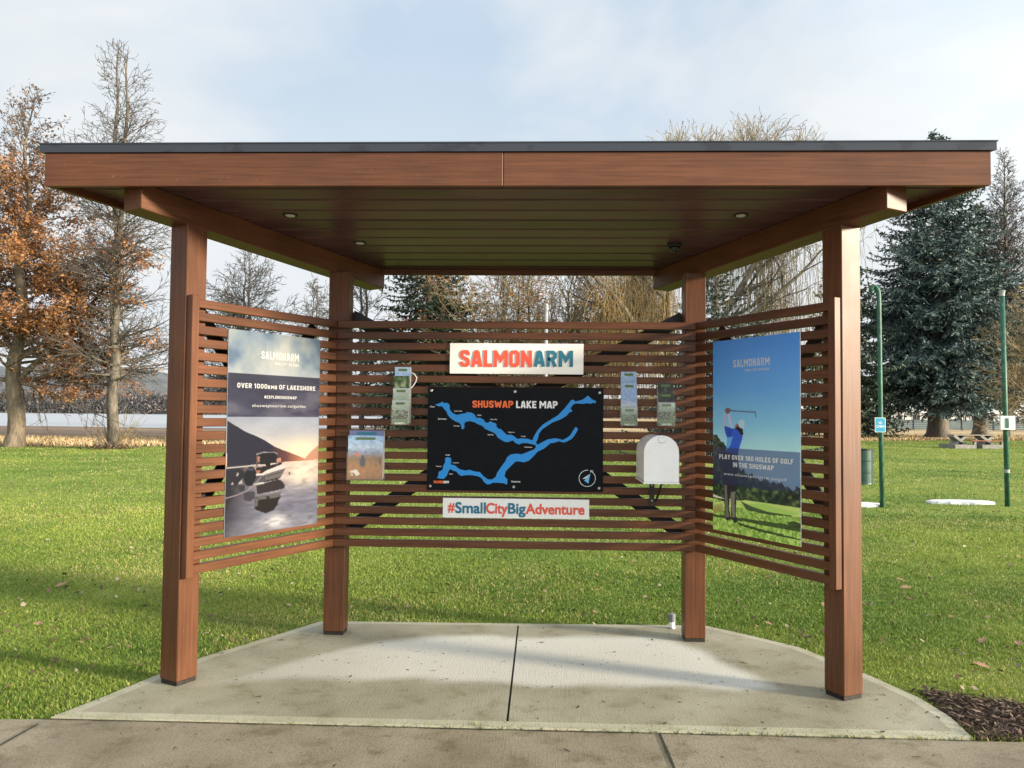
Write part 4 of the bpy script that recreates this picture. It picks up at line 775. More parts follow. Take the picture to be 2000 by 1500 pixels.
# ================================================================ brochure holders
def brochure(kind, seed):
    U, V, img = raster(26, 44); n1 = fbm(U, V*1.6, seed, 6, 4); n2 = fbm(U, V*2, seed+5, 14, 3)
    if kind == 'autumn':
        img[:] = grad(V, [(0, srgb(150, 188, 226)), (0.28, srgb(196, 214, 232)), (0.40, srgb(150, 160, 180)), (0.52, srgb(150, 112, 70)), (0.8, srgb(178, 126, 64)), (1, srgb(150, 106, 58))])*(0.6+0.75*n2[..., None])
        mixc(img, ((np.hypot((U-0.42)/0.09, (V-0.60)/0.11) < 1)), srgb(40, 62, 84)); mixc(img, (np.hypot((U-0.42)/0.035, (V-0.485)/0.025) < 1), srgb(46, 50, 60)); mixc(img, (np.hypot((U-0.27)/0.07, (V-0.43)/0.03) < 1), srgb(226, 120, 70)); mixc(img, (np.abs(U-0.9) < 0.03)*(V > 0.5)*(V < 0.66), srgb(58, 50, 46)); mixc(img, (np.hypot((U-0.22)/0.13, (V-0.85)/0.07) < 1)*(n2 > 0.5), srgb(232, 228, 215))
    elif kind == 'blue': img[:] = grad(V, [(0, srgb(120, 128, 168)), (0.5, srgb(150, 160, 205)), (1, srgb(190, 196, 215))])*(0.85+0.3*n1[..., None])
    elif kind == 'lake': img[:] = grad(V, [(0, srgb(176, 200, 228)), (0.4, srgb(150, 180, 220)), (0.55, srgb(205, 214, 224)), (0.62, srgb(84, 96, 98)), (0.8, srgb(132, 142, 140)), (1, srgb(96, 104, 92))])*(0.7+0.6*n2[..., None])
    elif kind == 'green': img[:] = grad(n1, [(0.3, srgb(50, 70, 40)), (0.5, srgb(92, 116, 72)), (0.75, srgb(180, 190, 150))])
    elif kind == 'dark': img[:] = grad(n1, [(0.3, srgb(26, 36, 34)), (0.6, srgb(52, 64, 58)), (0.8, srgb(110, 112, 92))])
    else: img[:] = grad(V, [(0, srgb(196, 206, 204)), (0.4, srgb(156, 174, 150)), (1, srgb(116, 134, 88))])*(0.7+0.5*n2[..., None]); mixc(img, (n2 > 0.52)*(V > 0.40)*(V < 0.78), srgb(70, 62, 46)); mixc(img, (V > 0.9)*(U > 0.2)*(U < 0.8)*(n2 > 0.4), srgb(215, 222, 205))
    return img
def holder(name_label, x0, x1, z0, pockets, seed, depth0=0.035, cat='brochure holder'):
    """clear pockets in steps, each with a leaflet standing in it; pockets: list from the back (top z, kind, pocket lip z)"""
    o = empty('brochure_holder', ((x0+x1)/2, YS, z0), name_label, cat, 'clear brochure holders on the back wall')
    n = len(pockets); step = depth0/ max(1, n) + 0.012
    zt_ = pockets[0][0]
    # clear shell: back plate, two cheeks, one lip per pocket, floor
    mb = MB(); t = 0.003; W0 = x1-x0; full = step*n+0.006
    mb.box(x0, x1, YS-t, YS, z0, zt_-0.02)
    for k, (ztop, kind, lip) in enumerate(pockets):
        yfr = YS-step*(k+1)-0.004; mb.box(x0+t, x1-t, yfr, yfr+t, z0+0.0+(0.03 if k < n-1 else 0), lip)
    yfr = YS-full
    prof = [(YS-t, z0), (yfr, z0), (yfr, pockets[-1][2])]
    for k in range(n-2, -1, -1): prof += [(YS-step*(k+1)-0.004, pockets[k+1][2]+0.004), (YS-step*(k+1)-0.004, pockets[k][2])]
    prof += [(YS-t, pockets[0][2]+0.02)]
    for xa, xb in ((x0, x0+t), (x1-t, x1)):
        mb.prism([(xa, y, z) for y, z in prof], [(xb, y, z) for y, z in prof])
    mb.box(x0+t, x1-t, yfr, YS-t, z0, z0+t)
    mb.build('clear_shell', M_clear, o)
    for k, (ztop, kind, lip) in enumerate(pockets):
        yb = YS-step*k-0.006; zb_ = z0+0.006+(0.0 if k == n-1 else 0.01); ths = step*0.55
        st = MB().box(x0+0.006, x1-0.006, yb-ths, yb, zb_, ztop).build('leaflet_stack', M_white, o)
        pp = Panel((x0+0.006, yb-ths, ztop), (1, 0, 0), (0, -1, 0), W0-0.012, ztop-zb_)
        print_sheet('cover', pp, brochure(kind, seed+7*k)**1.15*0.9, st, 0.0006, M_paper)
        lw = 0.5*pp.W/pp.W; hh = 0.018/pp.H
        poly_on(pp, [(0.22, 0.012/pp.H), (0.78, 0.012/pp.H), (0.78, 0.012/pp.H+hh), (0.22, 0.012/pp.H+hh)], M_green_ink if kind != 'blue' else M_teal, st, 'label', 0.0014, 0.0006)
    return o
hA = holder('clear three-tier leaflet holder with a white cord looped beside it, left of the lake map', -0.886, -0.757, 1.548, [(1.972, 'lake', 1.86), (1.905, 'green', 1.80), (1.815, 'pale', 1.74), (1.725, 'pale', 1.69)], 100, 0.07)
MB().tube([(-0.757, YS-0.02, 1.93), (-0.735, YS-0.03, 1.922), (-0.716, YS-0.035, 1.895), (-0.722, YS-0.035, 1.865), (-0.745, YS-0.03, 1.832), (-0.757, YS-0.03, 1.818)], 0.0042).build('cord', M_whitep, hA)
hB = holder('wide clear magazine holder with autumn landscape cover, low beside the back left post', -1.212, -0.945, 1.146, [(1.505, 'blue', 1.30), (1.468, 'autumn', 1.345)], 130, 0.05)
hC = holder('tall clear leaflet holder with pale lake covers, just right of the lake map', 0.766, 0.89, 1.556, [(1.950, 'lake', 1.85), (1.865, 'lake', 1.77), (1.69, 'pale', 1.69)], 160, 0.05)
hD = holder('short clear leaflet holder with dark forest covers, above the white mailbox', 1.030, 1.157, 1.558, [(1.872, 'dark', 1.80), (1.80, 'dark', 1.735), (1.728, 'pale', 1.72)], 190, 0.05)

# ================================================================ mailbox
mbx = empty('mailbox', (1.0, 0.8, 1.185), 'white metal mailbox with rounded top on a black bracket, right of the lake map', 'mailbox')
x0, x1, z0, zs = 0.882, 1.116, 1.19, 1.385; xc = (x0+x1)/2; rr = (x1-x0)/2; y0, y1 = 0.56, YS-0.005
def arch(xa, xb, za, zb, n=18, inset=0.0):
    r_ = (xb-xa)/2-inset; c = (xa+xb)/2
    return [(xa+inset, za+inset), (xb-inset, za+inset)] + [(c+r_*math.cos(math.pi*k/n), zb+r_*math.sin(math.pi*k/n)) for k in range(n+1)]
def arch_body(name, ya, yb, inset, mat, parent, bevel=0.002):
    a = arch(x0, x1, z0, zs, inset=inset); return MB().prism([(x, ya, z) for x, z in a], [(x, yb, z) for x, z in a]).build(name, mat, parent, bevel, seg=2)
arch_body('body', y0+0.012, y1, 0.004, M_whitep, mbx)
dr = arch_body('door', y0, y0+0.011, 0.0, M_whitep, mbx, 0.004)
a = arch(x0, x1, z0, zs, inset=0.035); b2 = arch(x0, x1, z0, zs, inset=0.042)
mb = MB(); nn_ = len(a)
for i in range(nn_):
    j = (i+1) % nn_; mb.prism([(a[i][0], y0-0.0015, a[i][1]), (a[j][0], y0-0.0015, a[j][1]), (b2[j][0], y0-0.0015, b2[j][1]), (b2[i][0], y0-0.0015, b2[i][1])], [(a[i][0], y0+0.001, a[i][1]), (a[j][0], y0+0.001, a[j][1]), (b2[j][0], y0+0.001, b2[j][1]), (b2[i][0], y0+0.001, b2[i][1])])
mb.build('embossed_line', M_whitep, dr)
MB().prism([(xc-0.021, y0-0.014, 1.487), (xc+0.021, y0-0.014, 1.487), (xc+0.021, y0-0.014, 1.462), (xc+0.012, y0-0.014, 1.455), (xc-0.012, y0-0.014, 1.455), (xc-0.021, y0-0.014, 1.462)], [(xc-0.021, y0+0.002, 1.49), (xc+0.021, y0+0.002, 1.49), (xc+0.021, y0+0.002, 1.46), (xc+0.012, y0+0.002, 1.452), (xc-0.012, y0+0.002, 1.452), (xc-0.021, y0+0.002, 1.46)]).build('latch', M_whitep, dr, 0.003, seg=2)
MB().box(x0-0.003, x1+0.003, y0-0.004, y1-0.01, z0-0.012, z0-0.0005).build('base_plate', M_whitep, mbx, 0.002)
mb = MB(); mb.box(xc-0.018, xc+0.018, YS-0.012, YS-0.002, 0.985, z0-0.013); mb.box(xc-0.018, xc+0.018, 0.70, YS-0.013, z0-0.021, z0-0.013)
mb.tube([(xc+0.028, YS-0.02, 1.02), (xc+0.028, 0.74, z0-0.024)], 0.008)
br = mb.build('bracket', M_black, mbx)
for z in (1.02, 1.13): MB().lathe((xc, YS-0.012, z), (0, -1, 0), [(0.006, 0), (0.006, 0.003), (0.003, 0.004)], 12).build('bolt', M_screw, br)

# ================================================================ things on the lawn
pc = empty('pipe_stub', (1.215, 1.47, 0), 'short white pipe stub with grey cap at the rear edge of the concrete pad', 'pipe')
MB().lathe((1.215, 1.47, 0), (0, 0, 1), [(0.022, -0.01), (0.022, 0.055)], 20).build('pipe', M_whitep, pc, smooth=False)
MB().lathe((1.215, 1.47, 0), (0, 0, 1), [(0.026, 0.05), (0.027, 0.105), (0.020, 0.112)], 20).build('cap', new_mat('grey_cap', (0.16, 0.17, 0.19), 0.5)[0], pc)
def sign_text(panel, rows, mat, parent):
    for txt, bx in rows: lettering(txt, panel, bx, mat, parent, bold=0.02, depth=0, off=0.0025)
# two net poles
M_sign_blue, _, _ = new_mat('sign_blue', (0.03, 0.30, 0.46), 0.45)
p1 = empty('net_pole', (6.5, 10.55, GZ), 'tall green pole with hooked top and a blue warning sign, nearer the shelter', 'pole')
MB().tube([(6.53, 10.55, GZ-0.02), (6.515, 10.55, 1.5), (6.50, 10.55, 3.9), (6.49, 10.55, 4.02), (6.45, 10.55, 4.10), (6.40, 10.55, 4.11), (6.36, 10.55, 4.07), (6.345, 10.55, 4.0)], [0.042, 0.042, 0.042, 0.042, 0.042, 0.041, 0.04, 0.038], 14).build('pole', M_green, p1, smooth=True)
pn = Panel((6.385, 10.49, 1.645), (1, 0, 0), (0, -1, 0), 0.195, 0.27)
s1 = board(pn, 'warning_sign', M_ink, p1, 0.004)
poly_on(pn, [(0.05, 0.03), (0.95, 0.03), (0.95, 0.97), (0.05, 0.97)], M_sign_blue, s1, 'sign_face', 0.0012)
sign_text(pn, [('NO', (0.34, 0.26, 0.66, 0.44)), ('CLIMBING', (0.12, 0.52, 0.88, 0.68))], M_ink, s1)
p2 = empty('net_pole', (9.05, 11.0, GZ), 'tall green pole with white cap and a white notice box, farther right', 'pole')
MB().tube([(9.06, 11.0, GZ-0.02), (9.04, 11.0, 2), (9.01, 11.0, 4.05)], 0.045, 14).build('pole', M_green, p2, smooth=True)
MB().lathe((9.01, 11.0, 4.0), (0, 0, 1), [(0.048, 0), (0.05, 0.05), (0.062, 0.10), (0.058, 0.105)], 14).build('cap', M_pole, p2)
MB().lathe((9.055, 11.0, 0.62), (0, 0, 1), [(0.052, 0), (0.052, 0.06)], 14).build('collar', M_pole, p2)
nb_ = MB().box(8.90, 9.17, 10.90, 10.945, 1.44, 1.70).build('notice_box', M_whitep, p2, 0.004)
MB().box(8.985, 9.05, 10.888, 10.90, 1.47, 1.66).build('reel', M_green, nb_, 0.004)
# pale slabs at the foot of the poles
M_snow = noise_mat('chalky_slab', [(0.3, (0.62, 0.62, 0.60)), (0.7, (0.78, 0.78, 0.77))], 9, rough=0.8, bump=0.6, bump_dist=0.02)
def slab(cx, cy, rx, ry, label, seed):
    rg = random.Random(seed); n = 40; p = []
    for k in range(n):
        a_ = 2*math.pi*k/n; q = 1+rg.uniform(-0.05, 0.05); p.append((cx+rx*math.cos(a_)*q, cy+ry*math.copysign(abs(math.sin(a_))**0.8, math.sin(a_))*q))
    b_ = [(cx+(x-cx)*0.94, cy+(y-cy)*0.9) for x, y in p]
    mb = MB(); mb.prism([(x, y, GZ-0.01) for x, y in p], [(x, y, GZ+0.045) for x, y in p]); mb.prism([(x, y, GZ+0.044) for x, y in b_], [(x, y, GZ+0.055) for x, y in b_])
    tag(mb.build('ground_slab', M_snow, None, 0.006), label, 'slab', 'white slabs in the grass')
slab(8.40, 11.45, 0.62, 0.26, 'white worn slab in the grass between the two green poles', 5)
slab(6.05, 10.75, 0.55, 0.26, 'white worn slab in the grass partly hidden behind the right front post', 6)
# drum bin
tb = empty('litter_drum', (8.2, 15.9, GZ), 'dark green steel drum litter bin on the lawn behind the right front post', 'bin')
MB().lathe((8.2, 15.9, GZ), (0, 0, 1), [(0.285, 0.0), (0.29, 0.02), (0.285, 0.04), (0.285, 0.29), (0.297, 0.30), (0.297, 0.32), (0.285, 0.33), (0.285, 0.58), (0.297, 0.59), (0.297, 0.61), (0.285, 0.62), (0.285, 0.85)], 32).build('drum', M_drum, tb, smooth=False)
MB().lathe((8.2, 15.9, GZ), (0, 0, 1), [(0.285, 0.85), (0.298, 0.86), (0.298, 0.88), (0.27, 0.88), (0.27, 0.6)], 32, False).build('rim', M_black, tb)
# pale pole rising behind the map
fp = empty('flag_pole', (*at(1066, 24.9), GZ), 'plain pale metal pole standing behind the lake map', 'pole')
px_, py_ = at(1066, 24.9)
MB().tube([(px_, py_, GZ-0.02), (px_, py_, 4.9)], 0.05, 14).build('shaft', M_pole, fp, smooth=True)
MB().lathe((px_, py_, 4.85), (0, 0, 1), [(0.065, 0), (0.065, 0.16), (0.05, 0.2)], 14).build('cap', M_pole, fp)
# picnic table
def picnic():
    cx, cy = at(1897, 47); ang = 0.10; ex = Vector((math.cos(ang), math.sin(ang), 0)); ey = Vector((-math.sin(ang), math.cos(ang), 0)); o_ = Vector((cx, cy, GZ))
    t = empty('picnic_table', (cx, cy, GZ), 'concrete picnic table with red-brown bench plank under the big spruce', 'picnic table')
    M_conc = noise_mat('table_concrete', [(0.3, (0.17, 0.165, 0.145)), (0.7, (0.29, 0.28, 0.25))], 5); M_rw = noise_mat('red_plank', [(0.3, (0.20, 0.06, 0.04)), (0.7, (0.30, 0.10, 0.065))], 6, stretch=(1, 6, 6)); M_gw = noise_mat('grey_plank', [(0.3, (0.20, 0.18, 0.14)), (0.7, (0.31, 0.28, 0.22))], 6, stretch=(1, 6, 6))
    mb = MB()
    for k in range(4): mb.fbox(o_, ex, ey, zv, (-1.28, 1.28), (-0.38+k*0.192, -0.20+k*0.192), (0.73, 0.775))
    mb.build('table_top', M_gw, t)
    MB().fbox(o_, ex, ey, zv, (-0.55, 1.42), (-0.86, -0.58), (0.42, 0.47)).build('bench', M_rw, t)
    MB().fbox(o_, ex, ey, zv, (-1.35, 1.35), (0.58, 0.86), (0.42, 0.47)).build('bench', M_gw, t)
    for x in (-0.85, 0.75):
        mb = MB()
        for sg_ in (-1, 1):
            a0 = o_+ex*(x-0.42*sg_)+ey*(-0.30+0.06*sg_)+zv*0.12; a1 = o_+ex*(x+0.42*sg_)+ey*(-0.30+0.06*sg_)+zv*0.72
            dd = (a1-a0); l0 = dd.length; dd.normalize(); e_ = ey.cross(dd); mb.fbox(a0, dd, e_, ey, (0, l0), (-0.07, 0.07), (-0.03, 0.6))
        mb.fbox(o_, ex, ey, zv, (x-0.62, x+0.62), (-0.80, 0.80), (0, 0.22))
        mb.fbox(o_, ex, ey, zv, (x+0.50, x+0.62), (-0.80, -0.62), (0.2, 0.42)); mb.fbox(o_, ex, ey, zv, (x+0.5, x+0.62), (0.62, 0.80), (0.2, 0.42))
        mb.build('leg', M_conc, t)
picnic()
# small dark marker sign at the field edge
ms = empty('marker_sign', (*at(1722, 57), GZ), 'tiny black marker sign on a thin stake at the field edge', 'sign'); q = at(1722, 57)
MB().tube([(q[0], q[1], GZ), (q[0], q[1], 0.5)], 0.015, 6).build('stake', M_black, ms); MB().box(q[0]-0.1, q[0]+0.1, q[1]-0.03, q[1]-0.015, 0.42, 0.62).build('plate', M_black, ms)

# ================================================================ far buildings, fence, hills
M_bwall = noise_mat('pale_siding', [(0.3, (0.62, 0.63, 0.63)), (0.7, (0.74, 0.74, 0.73))], 0.6, rough=0.7); M_broof = noise_mat('grey_shingle', [(0.3, (0.10, 0.10, 0.11)), (0.7, (0.2, 0.2, 0.21))], 1.2, rough=0.8)
M_glass, _, _ = new_mat('dark_glass', (0.03, 0.035, 0.04), 0.1); M_trim, _, _ = new_mat('white_trim', (0.78, 0.78, 0.76), 0.5)
def row_house(px, dist, wdt, ht, label):
    cx, cy = at(px, dist); t = empty('row_house', (cx, cy, GZ), label, 'house', 'pale row houses beyond the field')
    xa, xb = cx-wdt/2, cx+wdt/2
    MB().box(xa, xb, cy, cy+9, GZ-0.1, ht).build('wall', M_bwall, t)
    MB().prism([(xa-0.3, cy-0.5, ht), (xb+0.3, cy-0.5, ht), (xb+0.3, cy+9.5, ht), (xa-0.3, cy+9.5, ht)], [(xa-0.3, cy+4.3, ht+1.7), (xb+0.3, cy+4.3, ht+1.7), (xb+0.3, cy+4.7, ht+1.7), (xa-0.3, cy+4.7, ht+1.7)]).build('roof', M_broof, t)
    k = int(wdt//2.3)
    for i in range(k):
        xm = xa+(i+0.5)*wdt/k
        for z in (0.9, 3.5):
            fr = MB().box(xm-0.75, xm+0.75, cy-0.06, cy, z, z+1.5).build('window', M_trim, t)
            mb = MB(); mb.box(xm-0.64, xm-0.04, cy-0.09, cy-0.061, z+0.1, z+1.4); mb.box(xm+0.04, xm+0.64, cy-0.09, cy-0.061, z+0.1, z+1.4); mb.build('pane', M_glass, fr)
    MB().box(xa, xb, cy-1.2, cy-0.11, 2.75, 2.95).build('balcony', M_trim, t)
    mb = MB()
    for i in range(int(wdt/0.8)+1): mb.box(xa+i*0.8, xa+i*0.8+0.12, cy-1.2, cy-1.08, GZ-0.05 if i % 4 == 0 else 2.951, 3.75)
    mb.build('balcony_rail', M_trim, t)
for i, (px, wd_, ht_) in enumerate(((1655, 17, 5.6), (1775, 16, 6.0), (1890, 16, 5.7), (2010, 18, 7.4))):
    row_house(px, 150, wd_, ht_, ['pale two-storey row house mostly hidden behind the right front post', 'pale two-storey row house left of the big spruce trunk', 'pale two-storey row house right of the big spruce trunk', 'taller pale row house at the right picture edge'][i])
M_hedge = noise_mat('teal_fence', [(0.3, (0.035, 0.055, 0.06)), (0.7, (0.08, 0.115, 0.12))], 0.7, stretch=(1, 1, 8))
fa, fb = at(1560, 118), at(2080, 122); fe = empty('field_fence', (*fa, GZ), 'long low dark fence running across the far side of the dry field', 'fence')
dd = Vector((fb[0]-fa[0], fb[1]-fa[1], 0)); Lf = dd.length; dd.normalize(); nf = Vector((dd.y, -dd.x, 0)); mb = MB(); mb2 = MB()
for k in range(5): mb.fbox((*fa, GZ), dd, nf, zv, (0, Lf), (0, 0.04), (0.10+0.29*k, 0.375+0.29*k))
mb.build('boards', M_hedge, fe)
for k in range(int(Lf/2.5)+1): mb2.fbox((*fa, GZ), dd, nf, zv, (k*2.5, k*2.5+0.12), (0.041, 0.14), (-0.1, 1.55))
mb2.build('fence_posts', M_hedge, fe)
def hills():
    rng = np.random.default_rng(5); pxs = np.linspace(-500, 2600, 260); rows = 10
    V = []; 
    prof = np.interp(pxs, [-500, 0, 330, 640, 900, 1200, 1600, 2600], [60, 64, 58, 46, 32, 22, 14, 10]) + 9*(fbm(pxs, pxs*0, 3, 0.012, 4)-0.5)
    for r_ in range(rows):
        t = r_/(rows-1); d = 760+t*420
        for i, px in enumerate(pxs):
            x, y = at(px, d); V.append((x, y, GZ-1+prof[i]*math.sin(t*math.pi/2)**0.8 + 5*(rng.random()-0.5)*t))
    idx = np.arange(rows*len(pxs)).reshape(rows, len(pxs)); F = np.stack([idx[:-1, :-1], idx[:-1, 1:], idx[1:, 1:], idx[1:, :-1]], -1).reshape(-1, 4)
    M_hill = noise_mat('wooded_hill', [(0.3, (0.075, 0.085, 0.095)), (0.55, (0.12, 0.125, 0.13)), (0.75, (0.19, 0.18, 0.17))], 0.03, detail=8, rough=0.9, nrough=0.7, stretch=(1, 0.5, 2.5))
    tag(link('hills', np_mesh('hills', V, F, M_hill, smooth=True), M_hill), kind='structure')
hills()

# ================================================================ trees
M_bark = noise_mat('bark_grey', [(0.3, (0.065, 0.055, 0.042)), (0.7, (0.17, 0.145, 0.11))], 5, stretch=(2, 2, 0.5), bump=0.6, bump_dist=0.03)
M_barko = noise_mat('bark_oak', [(0.3, (0.10, 0.075, 0.05)), (0.7, (0.27, 0.215, 0.15))], 6, stretch=(2, 2, 0.5), bump=0.7, bump_dist=0.03)
M_twig = noise_mat('twig_grey', [(0.3, (0.050, 0.045, 0.040)), (0.7, (0.11, 0.098, 0.085))], 3)
M_twigtan = leaf_mat('twig_tan', [(0.0, (0.11, 0.085, 0.05)), (0.5, (0.24, 0.195, 0.11)), (0.8, (0.40, 0.34, 0.20)), (1.0, (0.34, 0.17, 0.09))])
M_oakleaf = leaf_mat('oak_leaf', [(0, (0.16, 0.065, 0.026)), (0.4, (0.30, 0.132, 0.050)), (0.8, (0.41, 0.205, 0.085)), (1, (0.48, 0.30, 0.15))], trans=0.3)
M_dryleaf = leaf_mat('dry_leaf', [(0, (0.09, 0.06, 0.045)), (1, (0.24, 0.15, 0.09))], trans=0.25)
M_rustleaf = leaf_mat('rust_leaf', [(0, (0.32, 0.09, 0.03)), (1, (0.55, 0.24, 0.09))], trans=0.3)
M_willow = leaf_mat('willow_whip', [(0, (0.20, 0.125, 0.04)), (0.5, (0.36, 0.235, 0.085)), (1, (0.46, 0.34, 0.16))])
M_willowg = leaf_mat('willow_grey_whip', [(0, (0.12, 0.10, 0.065)), (0.6, (0.24, 0.20, 0.12)), (1, (0.36, 0.28, 0.14))])
M_blue_sp = leaf_mat('blue_spruce_needles', [(0, (0.026, 0.046, 0.044)), (0.45, (0.066, 0.106, 0.102)), (0.8, (0.14, 0.195, 0.188)), (1, (0.22, 0.28, 0.27))])
M_dark_sp = leaf_mat('dark_spruce_needles', [(0, (0.014, 0.026, 0.018)), (0.5, (0.032, 0.055, 0.034)), (0.85, (0.07, 0.10, 0.058)), (1, (0.13, 0.16, 0.09))])
M_grey_sp = leaf_mat('grey_spruce_needles', [(0, (0.03, 0.042, 0.038)), (0.5, (0.07, 0.088, 0.08)), (1, (0.17, 0.19, 0.17))])
def rnd_dir(rng, d, spread):
    v = Vector((rng.gauss(0, 1), rng.gauss(0, 1), rng.gauss(0, 1))); v = (v - d*v.dot(d)).normalized(); return (d*math.cos(spread)+v*math.sin(spread)).normalized()
class Tree:
    def __init__(s, seed): s.rng = random.Random(seed); s.segs = []; s.tips = []
    def limb(s, p, d, length, r, lvl, P):
        """grow one limb; P: dict of per-level settings"""
        c = P['lv'][min(lvl, len(P['lv'])-1)]; rng = s.rng; n = max(2, int(length/c['step'])); st = length/n; p = Vector(p); d = Vector(d).normalized()
        kids = c.get('kids', 0)*length if lvl < P['depth'] else 0; acc = rng.random()
        for i in range(n):
            t = (i+1)/n; r1 = r*(1-(1-c.get('tip', 0.15))*t); r0 = r*(1-(1-c.get('tip', 0.15))*(i/n))
            d = (d + Vector((rng.gauss(0, c['wig']), rng.gauss(0, c['wig']), rng.gauss(0, c['wig'])+c.get('up', 0)))).normalized()
            q = p+d*st; s.segs.append((p.copy(), q.copy(), max(r0, P['rmin']), max(r1, P['rmin']), lvl)); p = q
            if t > c.get('bare', 0.1):
                acc += kids/n
                while acc > 1:
                    acc -= 1; a = rng.gauss(c['ang'], 0.18); cdv = rnd_dir(rng, d, a); cdv.z += c.get('lift', 0); cdv.normalize()
                    ll = length*c['ratio']*(1-c.get('shrink', 0.6)*t)*rng.uniform(0.6, 1.2); s.limb(q, cdv, max(ll, c['step']), r1*c.get('rr', 0.55), lvl+1, P)
        if lvl >= P['depth']-1: s.tips.append((p.copy(), d.copy()))
    def build(s, root, thick, mb_trunk, m_twig, names=('trunk', 'branches')):
        A = [g for g in s.segs if g[2] >= thick]; B_ = [g for g in s.segs if g[2] < thick]
        for grp, nm, m, n in ((A, names[0], mb_trunk, 8), (B_, names[1], m_twig, 3)):
            if grp: link(nm, seg_mesh(nm, [g[0] for g in grp], [g[1] for g in grp], [g[2] for g in grp], [g[3] for g in grp], n, m), m, root)
def leaves(root, pts, size, mat, seed, name='foliage', flat=0.0, jitter=0.2):
    rng = np.random.default_rng(seed); C = np.asarray(pts, float); n = len(C); C = C+rng.normal(0, jitter, (n, 3))
    A = rng.normal(0, 1, (n, 3)); A[:, 2] *= (1-flat); A /= np.linalg.norm(A, axis=1, keepdims=True); B_ = np.cross(A, rng.normal(0, 1, (n, 3))); B_ /= np.linalg.norm(B_, axis=1, keepdims=True)
    sz = size*rng.uniform(0.6, 1.4, (n, 1)); link(name, quad_mesh(name, C, A*sz, B_*sz*0.55, mat), mat, root)
# --- tall bare poplar on the shore
def poplar(px, dist, hgt, label, seed, rbase=0.26, spread=1.0, fork=0.5, leafy=0, suckers=False, twig=M_twig, group='bare trees'):
    x, y = at(px, dist); root = empty('bare_tree', (x, y, GZ), label, 'tree', group); T_ = Tree(seed); rng = T_.rng
    P = dict(depth=3, rmin=0.0095*dist/36, lv=[dict(step=0.5, wig=0.02, kids=0, ang=1.0, ratio=0.3), dict(step=0.35, wig=0.07, up=0.025, kids=4.6, ang=0.75, ratio=0.46, shrink=0.5, tip=0.12, bare=0.10, rr=0.5), dict(step=0.22, wig=0.12, up=0.02, kids=5.2, ang=0.7, ratio=0.55, rr=0.6), dict(step=0.14, wig=0.16, up=0.02)])
    zf = hgt*fork; stems = [[], []]
    for sI in (0, 1):
        off = (-0.035 if sI == 0 else 0.035)*hgt*0.5
        for i in range(31):
            t = i/30; z = GZ+hgt*(0.985 if sI else 1.0)*t; k = max(0, min(1, (t-fork)/0.10)); stems[sI].append((Vector((x+off*k*(1-0.35*t)+0.03*math.sin(i*1.3), y+0.05*math.cos(i), z)), rbase*(1.25 if i == 0 else 1)*(1-t)**0.75*(1 if t < fork else 0.8)+0.012))
        for (a, ra), (b_, rb) in zip(stems[sI][:-1], stems[sI][1:]): T_.segs.append((a, b_, ra, rb, 0))
    nb = int(hgt*9.5)
    for k in range(nb):
        t = 0.16+0.82*(k/nb)**1.0; st = stems[k % 2 if t > fork else 0]; i = min(29, int(t*30)); f_ = t*30-i; p = st[i][0]*(1-f_)+st[i+1][0]*f_; rr_ = st[i][1]
        # long and near level low down, short and steep near the top
        ln = spread*hgt*0.20*(1.05-0.45*t if t < 0.55 else 1.8*(1.05-t))*rng.uniform(0.65, 1.15); el = -0.15+0.95*t**0.8+rng.gauss(0, 0.12); az = rng.uniform(0, 2*math.pi)
        T_.limb(p, Vector((math.cos(az)*math.cos(el), math.sin(az)*math.cos(el), math.sin(el))), max(ln, 0.4), min(rr_*0.33, 0.055), 1, P)
    T_.build(root, 0.035*dist/36, M_bark, twig)
    if leafy:
        pts = [g[1] for g in T_.segs if g[4] >= 2]; rng.shuffle(pts); leaves(root, [tuple(q) for q in pts[:leafy]], 0.045*dist/36, M_dryleaf, seed, jitter=0.03)
    if suckers:
        S_ = Tree(seed+1); P2 = dict(depth=2, rmin=0.006, lv=[dict(step=0.2, wig=0.06, up=0.05, kids=2.5, ang=0.5, ratio=0.5), dict(step=0.15, wig=0.1, up=0.04)])
        for k in range(46):
            az = rng.uniform(0, 2*math.pi); e = rng.uniform(0.2, 1.1); S_.limb((x+0.08*math.cos(az), y+0.08*math.sin(az), GZ+0.02), (math.cos(az)*math.cos(e), math.sin(az)*math.cos(e), math.sin(e)), rng.uniform(0.8, 2.0), 0.016, 0, P2)
        g_ = S_.segs; link('branches', seg_mesh('branches', [q[0] for q in g_], [q[1] for q in g_], [q[2] for q in g_], [q[3] for q in g_], 3, M_twigtan), M_twigtan, root)
        leaves(root, [(x+rng.gauss(0, 0.6), y+rng.gauss(0, 0.5), GZ+0.04+abs(rng.gauss(0, 0.05))) for _ in range(420)], 0.06, M_dryleaf, seed, 'leaf_litter', 0.6, 0.05)
    return root
poplar(222, 36, 18.3, 'tall bare poplar with two leading stems beside the lake', 11, 0.25, 0.92, 0.52, 1800, True)
poplar(478, 52, 12.2, 'bare spreading tree seen above the left slatted wing', 12, 0.2, 1.7, 0.3)
poplar(612, 60, 11.5, 'small bare tree just left of the back left post', 13, 0.16, 1.4, 0.3)
poplar(708, 44, 11.0, 'thin bare tree right of the back left post', 14, 0.15, 1.2, 0.3)
poplar(1968, 74, 26.5, 'tall slim bare poplar behind the big spruce', 15, 0.30, 0.8, 0.97)
poplar(2030, 52, 10.5, 'brown twiggy bare tree at the right picture edge', 16, 0.22, 2.0, 0.2, 0, False, M_twigtan)
